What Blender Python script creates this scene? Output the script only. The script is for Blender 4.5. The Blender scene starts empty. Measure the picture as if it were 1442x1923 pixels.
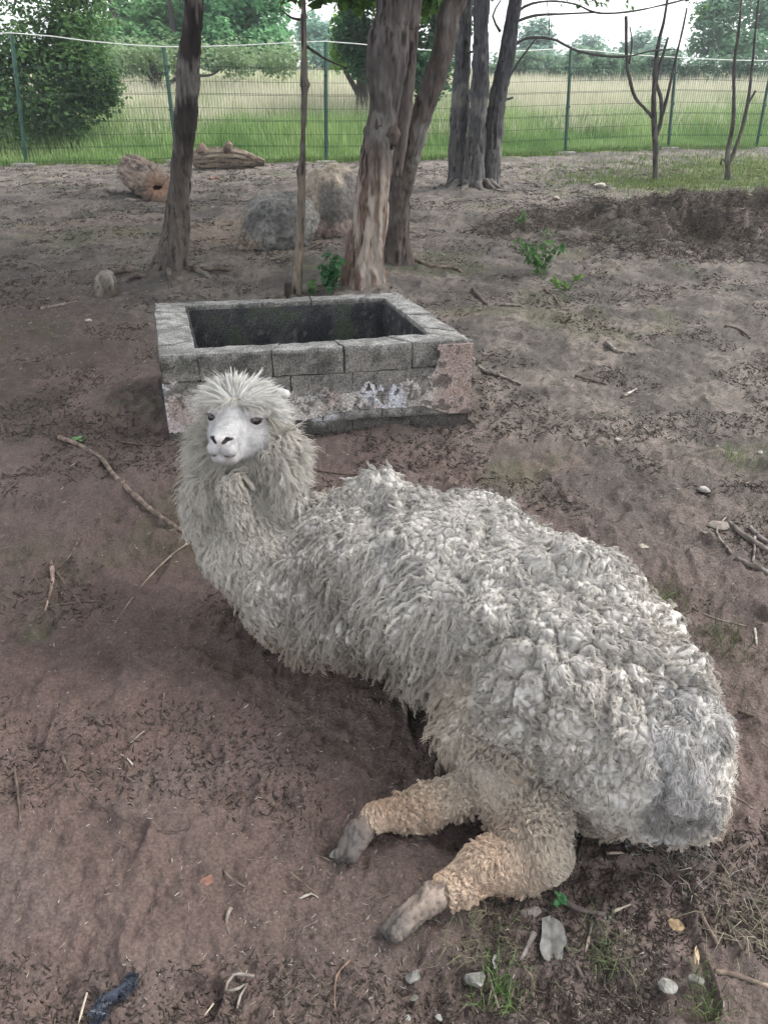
import bpy, math, random
import numpy as np
from mathutils import kdtree

# ------------------------------------------------------------------ camera, sky, sun, exposure
SC = bpy.context.scene
COL = SC.collection
CAM_H, PITCH, FPX = 1.45, math.radians(29.8), 1452.0
cam = bpy.data.cameras.new('camera')
cam.sensor_fit = 'VERTICAL'; cam.sensor_height = 24.0
cam.lens = 24.0 * FPX / 1923.0
cam.clip_start = 0.05; cam.clip_end = 1000
cam_o = bpy.data.objects.new('camera', cam); COL.objects.link(cam_o)
cam_o.location = (0, 0, CAM_H); cam_o.rotation_euler = (math.radians(90) - PITCH, 0, 0)
SC.camera = cam_o

SUN_EL, SUN_ROT = math.radians(50), math.radians(70)
world = bpy.data.worlds.new('World'); SC.world = world; world.use_nodes = True
wn, wl = world.node_tree.nodes, world.node_tree.links
bg = wn['Background']
sky = wn.new('ShaderNodeTexSky'); sky.sky_type = 'NISHITA'; sky.sun_disc = False
sky.sun_elevation = SUN_EL; sky.sun_rotation = SUN_ROT
sky.air_density = 1.0; sky.dust_density = 2.0; sky.ozone_density = 1.0
# thin overcast: the blue of the clear sky is mostly washed out
wash = wn.new('ShaderNodeHueSaturation'); wash.inputs['Saturation'].default_value = 0.24
wl.new(sky.outputs[0], wash.inputs['Color'])
wl.new(wash.outputs[0], bg.inputs[0]); bg.inputs[1].default_value = 0.15

sun = bpy.data.lights.new('sun', 'SUN'); sun.energy = 1.15; sun.angle = math.radians(22)
sun.color = (1.0, 0.975, 0.94)
sun_o = bpy.data.objects.new('sun', sun); COL.objects.link(sun_o)
# Nishita rotation is measured clockwise from +Y
sd = (math.sin(SUN_ROT) * math.cos(SUN_EL), math.cos(SUN_ROT) * math.cos(SUN_EL), math.sin(SUN_EL))
from mathutils import Vector
sun_o.rotation_euler = Vector(sd).to_track_quat('Z', 'Y').to_euler()
SC.view_settings.view_transform = 'Standard'; SC.view_settings.look = 'None'
SC.view_settings.gamma = 1.0; SC.view_settings.use_curve_mapping = False
SC.view_settings.exposure = 1.74
SC.render.film_transparent = False
try:
    SC.cycles.use_denoising = True; SC.cycles.denoising_input_passes = 'RGB_ALBEDO_NORMAL'; SC.cycles.denoising_prefilter = 'ACCURATE'
    SC.cycles.max_bounces = 6; SC.cycles.diffuse_bounces = 4
    SC.cycles.transparent_max_bounces = 8
    SC.render.hair_type = 'STRIP'
except Exception:
    pass

rng = np.random.default_rng(7)
random.seed(7)

# ------------------------------------------------------------------ measuring helpers
def W(px, py, z=0.0):
    u = (px - 721) / FPX; v = (py - 961.5) / FPX
    t = (CAM_H - z) / (math.sin(PITCH) + v * math.cos(PITCH))
    return np.array((u * t, t * (math.cos(PITCH) - v * math.sin(PITCH)), z))

def D(px, py, Y):
    u = (px - 721) / FPX; v = (py - 961.5) / FPX
    t = Y / (math.cos(PITCH) - v * math.sin(PITCH))
    return np.array((u * t, Y, CAM_H - t * (math.sin(PITCH) + v * math.cos(PITCH))))

def depth(p):
    return p[1] * math.cos(PITCH) + (CAM_H - p[2]) * math.sin(PITCH)

# ------------------------------------------------------------------ noise
def _hash(ix, iy, iz, seed):
    n = (ix.astype(np.uint32) * np.uint32(374761393)) ^ (iy.astype(np.uint32) * np.uint32(668265263)) ^ \
        (iz.astype(np.uint32) * np.uint32(2147483647 - 58)) ^ np.uint32((seed * 974711 + 12345) & 0xffffffff)
    n = (n ^ (n >> np.uint32(13))) * np.uint32(1274126177)
    n = (n ^ (n >> np.uint32(15))) * np.uint32(2246822519)
    n = n ^ (n >> np.uint32(16))
    return (n & np.uint32(0xffffff)).astype(np.float64) / 0xffffff * 2 - 1

def vnoise(P, seed=0):
    P = np.asarray(P, float); i = np.floor(P).astype(np.int64); f = P - i
    f = f * f * f * (f * (f * 6 - 15) + 10)
    x, y, z = i[..., 0], i[..., 1], i[..., 2]; r = 0
    for dx in (0, 1):
        wx = f[..., 0] if dx else 1 - f[..., 0]
        for dy in (0, 1):
            wy = f[..., 1] if dy else 1 - f[..., 1]
            for dz in (0, 1):
                wz = f[..., 2] if dz else 1 - f[..., 2]
                r = r + wx * wy * wz * _hash(x + dx, y + dy, z + dz, seed)
    return r

def fbm(P, octv=4, seed=0, gain=0.5):
    P = np.asarray(P, float); r = 0; a = 1.0; s = 1.0
    for k in range(octv):
        r = r + a * vnoise(P * s + 17.3 * k, seed + k); a *= gain; s *= 2.03
    return r

def unit(v):
    return v / np.maximum(np.linalg.norm(v, axis=-1, keepdims=True), 1e-9)

def mixc(a, b, t):
    t = np.clip(np.asarray(t, float), 0, 1)[..., None]
    return np.asarray(a) * (1 - t) + np.asarray(b) * t

def sstep(a, b, x):
    t = np.clip((np.asarray(x, float) - a) / (b - a), 0, 1); return t * t * (3 - 2 * t)

# ------------------------------------------------------------------ object helpers
def put(o, parent=None):
    COL.objects.link(o)
    if parent is not None:
        o.parent = parent
    return o

def tag(o, label=None, cat=None, group=None, kind=None):
    if label: o['label'] = label
    if cat: o['category'] = cat
    if group: o['group'] = group
    if kind: o['kind'] = kind
    return o

def empty(name, loc, label, cat, group=None):
    o = bpy.data.objects.new(name, None); o.empty_display_size = 0.1
    o.location = tuple(float(c) for c in loc); put(o)
    return tag(o, label, cat, group)

def mesh_np(name, V, F, mat, parent=None, col=None, smooth=True, origin=None):
    """V (n,3) world coordinates, F list of index arrays (m,3) or (m,4); col (n,3) vertex colours -> attribute 'tint'"""
    V = np.asarray(V, float)
    if parent is not None and origin is None:
        origin = np.array(parent.matrix_basis.translation) if parent.parent is None else None
        if origin is None:
            q = parent; origin = np.zeros(3)
            while q is not None:
                origin = origin + np.array(q.matrix_basis.translation); q = q.parent
        V = V - origin; loc = (0, 0, 0)
    elif origin is not None:
        V = V - np.asarray(origin); loc = tuple(float(c) for c in origin)
    else:
        loc = (0, 0, 0)
    if not isinstance(F, (list, tuple)): F = [F]
    F = [np.asarray(f, np.int32) for f in F if len(f)]
    me = bpy.data.meshes.new(name)
    me.vertices.add(len(V)); me.vertices.foreach_set('co', V.astype(np.float32).ravel())
    nl = sum(f.size for f in F); npol = sum(len(f) for f in F)
    me.loops.add(nl); me.polygons.add(npol)
    me.loops.foreach_set('vertex_index', np.concatenate([f.ravel() for f in F]))
    cnt = np.concatenate([np.full(len(f), f.shape[1], np.int32) for f in F])
    st = np.zeros(npol, np.int32); st[1:] = np.cumsum(cnt)[:-1]
    me.polygons.foreach_set('loop_start', st)
    me.polygons.foreach_set('use_smooth', np.full(npol, smooth))
    me.update(calc_edges=True)
    if col is not None:
        c = np.ones((len(V), 4), np.float32); c[:, :3] = col
        a = me.attributes.new('tint', 'FLOAT_COLOR', 'POINT'); a.data.foreach_set('color', c.ravel())
    me.materials.append(mat)
    o = bpy.data.objects.new(name, me); o.location = loc
    return put(o, parent)

# ------------------------------------------------------------------ materials
def material(name, base=None, rough=0.9, attr=False, nscale=30, namt=0.25, bump=0.0, bscale=60, bdist=0.01,
             spec=0.2, trans=0.0, base2=None, stretch=(1, 1, 1), metal=0.0, generated=False):
    m = bpy.data.materials.new(name); m.use_nodes = True
    N, L = m.node_tree.nodes, m.node_tree.links
    b = N['Principled BSDF']; b.inputs['Roughness'].default_value = rough
    b.inputs['Specular IOR Level'].default_value = spec; b.inputs['Metallic'].default_value = metal
    tc = N.new('ShaderNodeTexCoord'); mp = N.new('ShaderNodeMapping'); mp.inputs['Scale'].default_value = stretch
    L.new(tc.outputs['Object'], mp.inputs[0])
    no = N.new('ShaderNodeTexNoise'); no.inputs['Scale'].default_value = nscale; no.inputs['Detail'].default_value = 6
    L.new(mp.outputs[0], no.inputs['Vector'])
    if attr:
        src = N.new('ShaderNodeAttribute'); src.attribute_name = 'tint'; c = src.outputs['Color']
    else:
        src = N.new('ShaderNodeRGB'); src.outputs[0].default_value = (*base, 1); c = src.outputs[0]
    if base2 is not None:
        r = N.new('ShaderNodeValToRGB'); r.color_ramp.elements[0].position = 0.38; r.color_ramp.elements[1].position = 0.62
        L.new(no.outputs['Fac'], r.inputs[0])
        mx = N.new('ShaderNodeMix'); mx.data_type = 'RGBA'; L.new(r.outputs[0], mx.inputs['Factor'])
        L.new(c, mx.inputs['A']); mx.inputs['B'].default_value = (*base2, 1); c = mx.outputs['Result']
    mr = N.new('ShaderNodeMapRange'); mr.inputs['From Min'].default_value = 0.3; mr.inputs['From Max'].default_value = 0.7
    mr.inputs['To Min'].default_value = 1 - namt; mr.inputs['To Max'].default_value = 1 + namt
    L.new(no.outputs['Fac'], mr.inputs['Value'])
    vm = N.new('ShaderNodeVectorMath'); vm.operation = 'SCALE'; L.new(c, vm.inputs[0]); L.new(mr.outputs[0], vm.inputs['Scale'])
    L.new(vm.outputs[0], b.inputs['Base Color'])
    if bump:
        n2 = N.new('ShaderNodeTexNoise'); n2.inputs['Scale'].default_value = bscale; n2.inputs['Detail'].default_value = 8
        n2.inputs['Roughness'].default_value = 0.65
        L.new(mp.outputs[0], n2.inputs['Vector'])
        bp = N.new('ShaderNodeBump'); bp.inputs['Strength'].default_value = bump; bp.inputs['Distance'].default_value = bdist
        L.new(n2.outputs['Fac'], bp.inputs['Height']); L.new(bp.outputs[0], b.inputs['Normal'])
    if trans:
        t = N.new('ShaderNodeBsdfTranslucent'); L.new(vm.outputs[0], t.inputs[0])
        ms = N.new('ShaderNodeMixShader'); ms.inputs[0].default_value = trans
        L.new(b.outputs[0], ms.inputs[1]); L.new(t.outputs[0], ms.inputs[2])
        L.new(ms.outputs[0], N['Material Output'].inputs['Surface'])
    return m

M_bark = material('bark', rough=0.95, attr=True, nscale=45, namt=0.3, bump=0.9, bscale=70, bdist=0.012, stretch=(1, 1, 0.25))
M_leaf = material('leaf', rough=0.6, attr=True, nscale=3, namt=0.1, spec=0.3, trans=0.5)
M_grass = material('grass_blade', rough=0.7, attr=True, nscale=2, namt=0.1, trans=0.3)
M_tint = material('weathered_matter', rough=0.95, attr=True, nscale=80, namt=0.25, bump=0.6, bscale=120, bdist=0.004)
M_wood = material('old_wood', rough=0.95, attr=True, nscale=30, namt=0.3, bump=0.8, bscale=60, bdist=0.01)
M_stone = material('rough_stone', rough=0.95, attr=True, nscale=35, namt=0.35, bump=0.8, bscale=80, bdist=0.012)
M_masonry = material('weathered_masonry', rough=0.97, attr=True, nscale=130, namt=0.6, bump=1.0, bscale=110, bdist=0.008)
M_greenmetal = material('green_coated_steel', (0.02, 0.07, 0.05), rough=0.5, nscale=20, namt=0.15, spec=0.4)
M_wire = material('green_wire', (0.035, 0.055, 0.04), rough=0.6, nscale=20, namt=0.1)
M_tape = material('white_electric_tape', (0.75, 0.76, 0.72), rough=0.7, nscale=20, namt=0.1)
M_skin = material('alpaca_skin', rough=0.85, attr=True, nscale=150, namt=0.12, bump=0.35, bscale=260, bdist=0.003)
M_eye = material('alpaca_eye', (0.006, 0.005, 0.006), rough=0.12, nscale=20, namt=0.1, spec=0.6)

def wool_material(name, rough=0.9):
    m = bpy.data.materials.new(name); m.use_nodes = True
    N, L = m.node_tree.nodes, m.node_tree.links
    b = N['Principled BSDF']; b.inputs['Roughness'].default_value = rough
    b.inputs['Specular IOR Level'].default_value = 0.15
    a = N.new('ShaderNodeAttribute'); a.attribute_name = 'tint'
    L.new(a.outputs['Color'], b.inputs['Base Color'])
    t = N.new('ShaderNodeBsdfTranslucent'); L.new(a.outputs['Color'], t.inputs[0])
    ms = N.new('ShaderNodeMixShader'); ms.inputs[0].default_value = 0.15
    L.new(b.outputs[0], ms.inputs[1]); L.new(t.outputs[0], ms.inputs[2])
    L.new(ms.outputs[0], N['Material Output'].inputs['Surface'])
    return m
M_wool = wool_material('wool')

# ------------------------------------------------------------------ ground shape
FENCE = [(-13.5, 14.35), (-9.4, 14.5), (-6.23, 14.7), (-3.66, 15.0), (-1.04, 15.2), (1.28, 15.85), (3.58, 16.8), (5.85, 17.55), (7.9, 18.1), (10.3, 18.6), (15.0, 19.3)]
_fx = np.array([p[0] for p in FENCE]); _fy = np.array([p[1] for p in FENCE])
def fence_y(x): return np.interp(x, _fx, _fy)

_rm = np.random.default_rng(91)
HEAPS = [(2.1 + 4.6 * a, 7.5 + 2.0 * b, 0.28 + 0.3 * c, 0.22 + 0.2 * d, 0.05 + 0.10 * e) for a, b, c, d, e in _rm.random((26, 5))]
MOUNDS = [(3.4, 8.4, 1.9, 1.0, 0.11), (5.2, 8.7, 1.6, 1.1, 0.11), (-2.6, 5.0, 1.2, 0.8, 0.05), (-2.0, 2.6, 0.9, 0.5, 0.06), (-0.9, 6.6, 1.6, 0.8, 0.04), (-1.55, 2.0, 0.3, 0.22, 0.04)]
TRUNK_SWELL = [(-1.72, 6.35, 0.30), (-0.1, 5.98, 0.3), (0.12, 6.62, 0.3), (1.25, 11.7, 0.6)]
def ground_z(x, y, fine=True):
    x = np.asarray(x, float); y = np.asarray(y, float)
    P = np.stack([x, y, np.zeros_like(x)], -1)
    far = sstep(3, 9, y)
    z = 0.022 * fbm(P * 1.3, 3, 3) * (0.5 + far)
    for mx, my, sx, sy, a in MOUNDS:
        g = np.exp(-(((x - mx) / sx) ** 2 + ((y - my) / sy) ** 2))
        z = z + a * g
        if a > 0.1: z = z + g * (0.11 * fbm(P * 3.4, 4, 21) + 0.07 * np.abs(fbm(P * 8, 3, 23)))
    hp = 0
    for mx, my, sx, sy, a in HEAPS: hp = np.maximum(hp, a * np.exp(-(((x - mx) / sx) ** 2 + ((y - my) / sy) ** 2)))
    z = z + hp * (1 + 0.5 * fbm(P * 7, 3, 25))
    for mx, my, s in TRUNK_SWELL:
        z = z + 0.05 * np.exp(-((x - mx) ** 2 + (y - my) ** 2) / s ** 2)
    z = z + 0.016 * fbm(P * 6.0, 3, 11)
    # the animal's own hollow and the tub keep their footing level
    z = z * (1 - 0.75 * np.exp(-(((x - 0.2) / 1.0) ** 2 + ((y - 1.45) / 0.8) ** 2) ** 2))
    dy = y - fence_y(x)
    z = z + np.where(dy > 0, 0.028 * np.maximum(dy, 0) * np.exp(-np.maximum(dy, 0) / 90), 0)
    if fine:
        a = 1 - sstep(8, 18, y)
        r = 1 - np.abs(fbm(P * 13, 3, 31))
        mid = sstep(1.6, 3.5, y)
        z = z + a * ((0.0085 - 0.003 * mid) * fbm(P * 22, 3, 41) + (0.008 + 0.001 * mid) * (r - 0.7) + 0.0045 * fbm(P * 70, 2, 51))
        dent = vnoise(P * np.array([9.0, 9.0, 1]), 61)
        z = z - a * 0.018 * (1 - 0.6 * mid) * sstep(0.30, 0.62, dent) + a * 0.006 * sstep(0.15, 0.3, dent) * sstep(0.45, 0.3, dent)
    return z

def gz(x, y): return float(ground_z(np.array([x]), np.array([y]), False)[0])
def gp(px, py, dz=0.0):
    """world point on the ground seen at a place of the photograph"""
    z = 0.0
    for _ in range(6):
        p = W(px, py, z); z = gz(p[0], p[1])
    return np.array((p[0], p[1], z + dz))

# ------------------------------------------------------------------ the ground sheet
def build_ground():
    ys = [-30, -14, -7, -3.5, -1.6, -0.8, -0.3, 0.05, 0.3]
    y = 0.45
    while y < 20: ys.append(y); y += 0.0062 * (y + 0.4)
    while y < 420: ys.append(y); y *= 1.05
    ys = np.array(ys)
    s = list(np.linspace(-0.66, 0.66, 500))
    e = 0.66; st = 0.02
    while e < 14: e += st; st *= 1.25; s = [-e] + s + [e]
    s = np.array(s)
    w = np.maximum(ys, 0.45) + 0.5
    X = w[:, None] * s[None]; X = np.sign(X) * np.minimum(np.abs(X), 420 + np.abs(s)[None] * 2); Y = np.repeat(ys[:, None], len(s), 1)
    zx = ground_z(X.ravel(), Y.ravel())
    V = np.stack([X.ravel(), Y.ravel(), zx], -1)
    nr, nc = X.shape
    i = np.arange(nr * nc).reshape(nr, nc)
    F = np.stack([i[:-1, :-1], i[:-1, 1:], i[1:, 1:], i[1:, :-1]], -1).reshape(-1, 4)
    P = V * np.array([1, 1, 0])
    x, y = V[:, 0], V[:, 1]
    n1 = fbm(P * 0.9, 4, 71); n2 = fbm(P * 4, 4, 75); n3 = fbm(P * 18, 3, 79)
    soil = mixc((0.116, 0.087, 0.077), (0.166, 0.126, 0.112), 0.5 + 0.7 * n1)           # pinkish sandy earth
    grey = np.array((0.105, 0.094, 0.084))
    farish = sstep(2.2, 4.5, y + 0.9 * x + 0.6 * n1)
    soil = mixc(soil, mixc(grey * 0.85, (0.20, 0.172, 0.15), 0.45 + 0.9 * n2), farish)
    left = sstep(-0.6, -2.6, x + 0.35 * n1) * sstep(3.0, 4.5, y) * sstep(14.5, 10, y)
    soil = mixc(soil, soil * 0.86, left)  # tree shade on the left put into the soil colour
    # red earth patches round the tub and the tan bare patch by the boulders
    red = np.exp(-(((x - 0.5) / 0.75) ** 2 + ((y - 2.75) / 0.38) ** 2)) + 0.8 * np.exp(-(((x + 0.75) / 0.8) ** 2 + ((y - 1.3) / 0.9) ** 2))
    soil = mixc(soil, (0.14, 0.088, 0.074), red * (0.45 + 0.6 * n2) * 0.8)
    tan = np.exp(-(((x + 1.4) / 0.7) ** 2 + ((y - 8.3) / 1.1) ** 2)) + 0.6 * np.exp(-(((x + 3) / 1.2) ** 2 + ((y - 8.6) / 0.8) ** 2))
    soil = mixc(soil, (0.19, 0.145, 0.11), tan * (0.7 + 0.6 * n2))
    # dark humus and droppings in the low places, thin green film of moss and seedlings
    n4 = fbm(P * 45, 3, 87)
    soil = mixc(soil, (0.055, 0.048, 0.042), sstep(0.1, 0.9, 0.6 * n2 + 0.5 * n3 + 0.7 * n4) * (0.35 + 0.35 * farish))
    soil = mixc(soil, soil * 1.45, sstep(0.2, 0.8, n4 - 0.4 * n2) * 0.6 * sstep(1.5, 4, y))
    humus = np.exp(-(((x - 1.9) / 0.5) ** 2 + ((y - 1.75) / 0.7) ** 2)) + np.exp(-(((x - 0.45) / 0.5) ** 2 + ((y - 0.8) / 0.14) ** 2)) \
        + 0.8 * np.exp(-(((x + 1.75) / 0.9) ** 2 + ((y - 3.6) / 0.7) ** 2))
    soil = mixc(soil, (0.062, 0.054, 0.046), humus * (0.6 + 0.7 * n2) * 0.9)
    mound = sum(np.exp(-(((x - m[0]) / m[2]) ** 2 + ((y - m[1]) / m[3]) ** 2)) for m in MOUNDS[:2])
    soil = mixc(soil, mixc((0.055, 0.047, 0.04), (0.12, 0.10, 0.085), 0.5 + n3), sstep(0.2, 0.9, mound + 0.45 * n2))
    moss = sstep(0.35, 0.9, fbm(P * 1.7, 3, 83) + 0.25 * n3) * sstep(1.5, 3.0, y) * 0.35
    soil = mixc(soil, (0.085, 0.10, 0.045), moss)
    dy = y - fence_y(x)
    green = mixc((0.075, 0.115, 0.03), (0.11, 0.13, 0.045), 0.5 + n2)
    g = sstep(-0.25, 0.12, dy + 0.22 * n2)
    gr2 = np.exp(-(((x - 6.6) / 1.7) ** 2 + ((y - 13.6) / 2.6) ** 2)) * 1.4 + 0.8 * np.exp(-(((x - 3.9) / 1.3) ** 2 + ((y - 12.2) / 1.0) ** 2))
    g = np.maximum(g, sstep(0.3, 0.9, gr2 + 0.3 * n2) * 0.85)
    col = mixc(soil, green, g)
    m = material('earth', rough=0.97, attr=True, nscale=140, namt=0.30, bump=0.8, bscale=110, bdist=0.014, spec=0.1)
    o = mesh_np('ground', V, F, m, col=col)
    tag(o, kind='structure')
build_ground()

# ------------------------------------------------------------------ masonry tub
QF = [np.array(p) for p in ((-0.95, 3.15), (0.398, 3.385), (0.075, 4.235), (-1.185, 4.0))]   # FL FR BR BL outer
QI = [np.array(p) for p in ((-0.815, 3.262), (0.212, 3.478), (0.0, 4.125), (-1.015, 3.955))]
TUB_H = 0.40
def lerp(a, b, t): return a * (1 - t) + b * t

def rough_box(corn_lo, corn_hi, amp, seed, n=(8, 4, 5), chip=0.01):
    """a worn block: 8 corners -> subdivided shell with chipped edges"""
    c = np.array(corn_lo + corn_hi)                       # lo: 4 xyz, hi: 4 xyz
    nu, nv, nw = n
    Vs, Fs, base = [], [], 0
    def tri(u, v, w):
        u, v, w = u[..., None], v[..., None], w[..., None]
        lo = (c[0] * (1 - u) + c[1] * u) * (1 - v) + (c[3] * (1 - u) + c[2] * u) * v
        hi = (c[4] * (1 - u) + c[5] * u) * (1 - v) + (c[7] * (1 - u) + c[6] * u) * v
        return lo * (1 - w) + hi * w
    ctr = c.mean(0)
    for ax, side in ((0, 0), (0, 1), (1, 0), (1, 1), (2, 0), (2, 1)):
        dims = [(nv, nw), (nu, nw), (nu, nv)][ax]
        a, b = np.meshgrid(np.linspace(0, 1, dims[0] + 1), np.linspace(0, 1, dims[1] + 1), indexing='ij')
        k = np.full_like(a, side)
        u, v, w = ((k, a, b), (a, k, b), (a, b, k))[ax]
        P = tri(u, v, w).reshape(-1, 3)
        # round off towards edges
        q = np.stack([u, v, w], -1).reshape(-1, 3)
        size = np.array([np.linalg.norm(c[1] - c[0]), np.linalg.norm(c[3] - c[0]), np.linalg.norm(c[4] - c[0])])
        e = np.sort(np.minimum(q, 1 - q) * size, axis=1)      # distance to nearest faces
        edge = np.exp(-(e[:, 1] / 0.014) ** 2)
        d = unit(ctr - P)
        P = P + d * (edge * (chip * (0.6 + 0.9 * np.abs(vnoise(P * 25, seed)))))[:, None]
        P = P + np.stack([vnoise(P * 28, seed + 1), vnoise(P * 28, seed + 2), vnoise(P * 28, seed + 3)], -1) * amp
        idx = np.arange(a.size).reshape(a.shape) + base
        f = np.stack([idx[:-1, :-1], idx[1:, :-1], idx[1:, 1:], idx[:-1, 1:]], -1).reshape(-1, 4)
        if (ax == 0 and side == 0) or (ax == 1 and side == 1) or (ax == 2 and side == 0): f = f[:, ::-1]
        Vs.append(P); Fs.append(f); base += len(P)
    return np.concatenate(Vs), np.concatenate(Fs)

def tub_color(P, nrm_up=None):
    n1 = fbm(P * 7, 4, 101); n2 = fbm(P * 26, 3, 105); n3 = fbm(P * 3.2, 3, 108)
    c = mixc((0.075, 0.071, 0.065), (0.205, 0.19, 0.17), 0.5 + 0.8 * n1)
    # lower part of the outside keeps pale lime wash and render
    lo = sstep(0.27, 0.16, P[:, 2] + 0.09 * n1 + 0.03 * n2)
    c = mixc(c, (0.42, 0.39, 0.36), lo * (0.5 + 0.6 * n2))
    c = mixc(c, (0.50, 0.50, 0.51), lo * sstep(0.25, 0.7, n1))
    pink = sstep(0.20, 0.33, P[:, 0] + 0.06 * n1) * sstep(3.7, 3.5, P[:, 1])
    c = mixc(c, (0.30, 0.235, 0.205), pink * (0.55 + 0.5 * n2))
    c = mixc(c, (0.30, 0.29, 0.27), sstep(0.35, 0.8, fbm(P * 55, 3, 112)) * 0.6)
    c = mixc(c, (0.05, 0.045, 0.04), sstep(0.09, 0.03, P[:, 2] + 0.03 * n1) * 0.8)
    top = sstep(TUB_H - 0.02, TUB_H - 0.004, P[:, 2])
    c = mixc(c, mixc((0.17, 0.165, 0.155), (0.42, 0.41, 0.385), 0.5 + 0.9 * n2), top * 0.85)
    c = mixc(c, (0.035, 0.040, 0.028), sstep(0.25, 0.8, n2 + 0.6 * n3) * 0.6)
    return c

def build_tub():
    root = empty('masonry_tub', (*((QF[0] + QF[1]) / 2), 0), 'low weathered brick and concrete tub without a lid, behind the white alpaca', 'tub')
    sides = [(QF[0], QF[1], QI[0], QI[1], 'f'), (QF[1], QF[2], QI[1], QI[2], 's'), (QF[2], QF[3], QI[2], QI[3], 's'), (QF[3], QF[0], QI[3], QI[0], 's')]
    cz = [-0.04, 0.055, 0.165, 0.28, TUB_H]
    seed = 200
    for si, (a, b, ia, ib, kind) in enumerate(sides):
        for ci in range(4):
            z0, z1 = cz[ci], cz[ci + 1]
            L = np.linalg.norm(b - a)
            nb = max(2, round(L / 0.30))
            if ci == 3 and si == 0: cuts = [0.0, 0.115, 0.345, 0.575, 0.80, 1.0]
            else:
                off = 0.5 / nb if ci % 2 else 0
                cuts = sorted(set([0.0, 1.0] + [k / nb + off for k in range(nb) if 0.08 < k / nb + off < 0.92]))
            for k in range(len(cuts) - 1):
                t0, t1 = cuts[k], cuts[k + 1]
                g = 0.0008 / L
                s0, s1 = t0 + (g if k else 0.0), t1 - (g if k < len(cuts) - 2 else 0.0)
                j = rng.normal(0, 0.0025, 2)
                inset = 0.012 if ci == 0 and si == 0 else (0.0 if ci else 0.0)
                nrm = np.array([-(b - a)[1], (b - a)[0]]) / L
                # butt the sides: the front and back run full length, the other two sit between them
                if si in (1, 3): o0, o1 = lerp(a, b, 0.0), lerp(a, b, 1.0)
                A = lerp(a, b, s0) + nrm * (inset + j[0]); B = lerp(a, b, s1) + nrm * (inset + j[0])
                C = lerp(ia, ib, s1); Dd = lerp(ia, ib, s0)
                dz = rng.normal(0, 0.002) if ci == 3 else 0
                top = z1 - (0.0012 if ci < 3 else 0) + dz
                lo = [np.array((*q, z0)) for q in (A, B, C, Dd)]
                hi = [np.array((*q, top)) for q in (A, B, C, Dd)]
                V, F = rough_box(lo, hi, 0.0035, seed, (14, 7, 6), 0.005 if ci == 3 else 0.0025); seed += 7
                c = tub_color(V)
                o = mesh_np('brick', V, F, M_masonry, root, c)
    # surviving render: a thin irregular coat on the front, broken away in patches
    a, b = QF[0], QF[1]; L = np.linalg.norm(b - a); nrm = -np.array([-(b - a)[1], (b - a)[0]]) / L
    nu, nz = 430, 120
    U, Zz = np.meshgrid(np.linspace(0, 1, nu), np.linspace(0.02, 0.385, nz), indexing='ij')
    base = a[None, None] * (1 - U[..., None]) + b[None, None] * U[..., None]
    P0 = np.concatenate([base, Zz[..., None]], -1).reshape(-1, 3)
    m1 = fbm(P0 * 9, 4, 131); m2 = fbm(P0 * 30, 3, 137)
    edgeb = 0.075 + 0.035 * fbm(np.stack([P0[:, 0] * 5, P0[:, 0] * 0, P0[:, 0] * 0], -1), 3, 141)
    keep = ((P0[:, 2] > edgeb) & (P0[:, 2] < 0.205 + 0.075 * m1 + 0.02 * m2)) | (U.ravel() > 0.90 + 0.07 * m1 + 0.02 * m2) & (P0[:, 2] > 0.06 + 0.02 * m1) | (U.ravel() < 0.075 + 0.06 * m1) & (P0[:, 2] > 0.05 + 0.02 * m2) & (P0[:, 2] < 0.27 + 0.06 * m2)
    keep &= ~((m1 + 0.5 * m2 > 0.80) & (U.ravel() < 0.85))
    th = 0.010 + 0.004 * m1 + 0.0018 * m2
    V1 = P0 + np.concatenate([nrm * 1.0, [0]])[None] * th[:, None]
    V0 = P0 - np.concatenate([nrm * 1.0, [0]])[None] * 0.004
    idx = np.arange(nu * nz).reshape(nu, nz)
    q = np.stack([idx[:-1, :-1], idx[1:, :-1], idx[1:, 1:], idx[:-1, 1:]], -1).reshape(-1, 4)
    kq = keep[q].all(1); K = kq.reshape(nu - 1, nz - 1); q = q[kq]
    n = len(P0); walls = []
    Kp = np.pad(K, 1)
    for (du, dv, e0, e1) in ((-1, 0, (0, 0), (0, 1)), (1, 0, (1, 1), (1, 0)), (0, -1, (1, 0), (0, 0)), (0, 1, (0, 1), (1, 1))):
        nb_ = Kp[1 + du:nu + du, 1 + dv:nz + dv]
        ii, jj = np.where(K & ~nb_)
        p = idx[ii + e0[0], jj + e0[1]]; r = idx[ii + e1[0], jj + e1[1]]
        walls.append(np.stack([p, r, r + n, p + n], -1))
    F = [q, np.concatenate(walls)]
    V = np.concatenate([V1, V0])
    n1 = fbm(V * 8, 4, 151); n2 = fbm(V * 34, 3, 155)
    c = mixc((0.28, 0.26, 0.24), (0.50, 0.46, 0.42), 0.5 + 0.8 * n1)
    c = mixc(c, (0.54, 0.54, 0.56), sstep(0.2, 0.5, fbm(V * 6, 3, 158)))
    uu = np.tile(U.ravel(), 2)
    c = mixc(c, (0.33, 0.25, 0.215), sstep(0.86, 0.93, uu + 0.05 * n1) * 0.85)
    c = mixc(c, (0.33, 0.24, 0.205), sstep(0.3, 0.6, fbm(V * 5, 3, 161)) * 0.6)
    c = mixc(c, (0.06, 0.058, 0.05), sstep(0.15, 0.7, n2 + 0.5 * n1) * 0.7)
    o = mesh_np('render_coat', V, F, M_masonry, root, c); o['label'] = 'broken pale and pink render clinging to the front wall'
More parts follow.
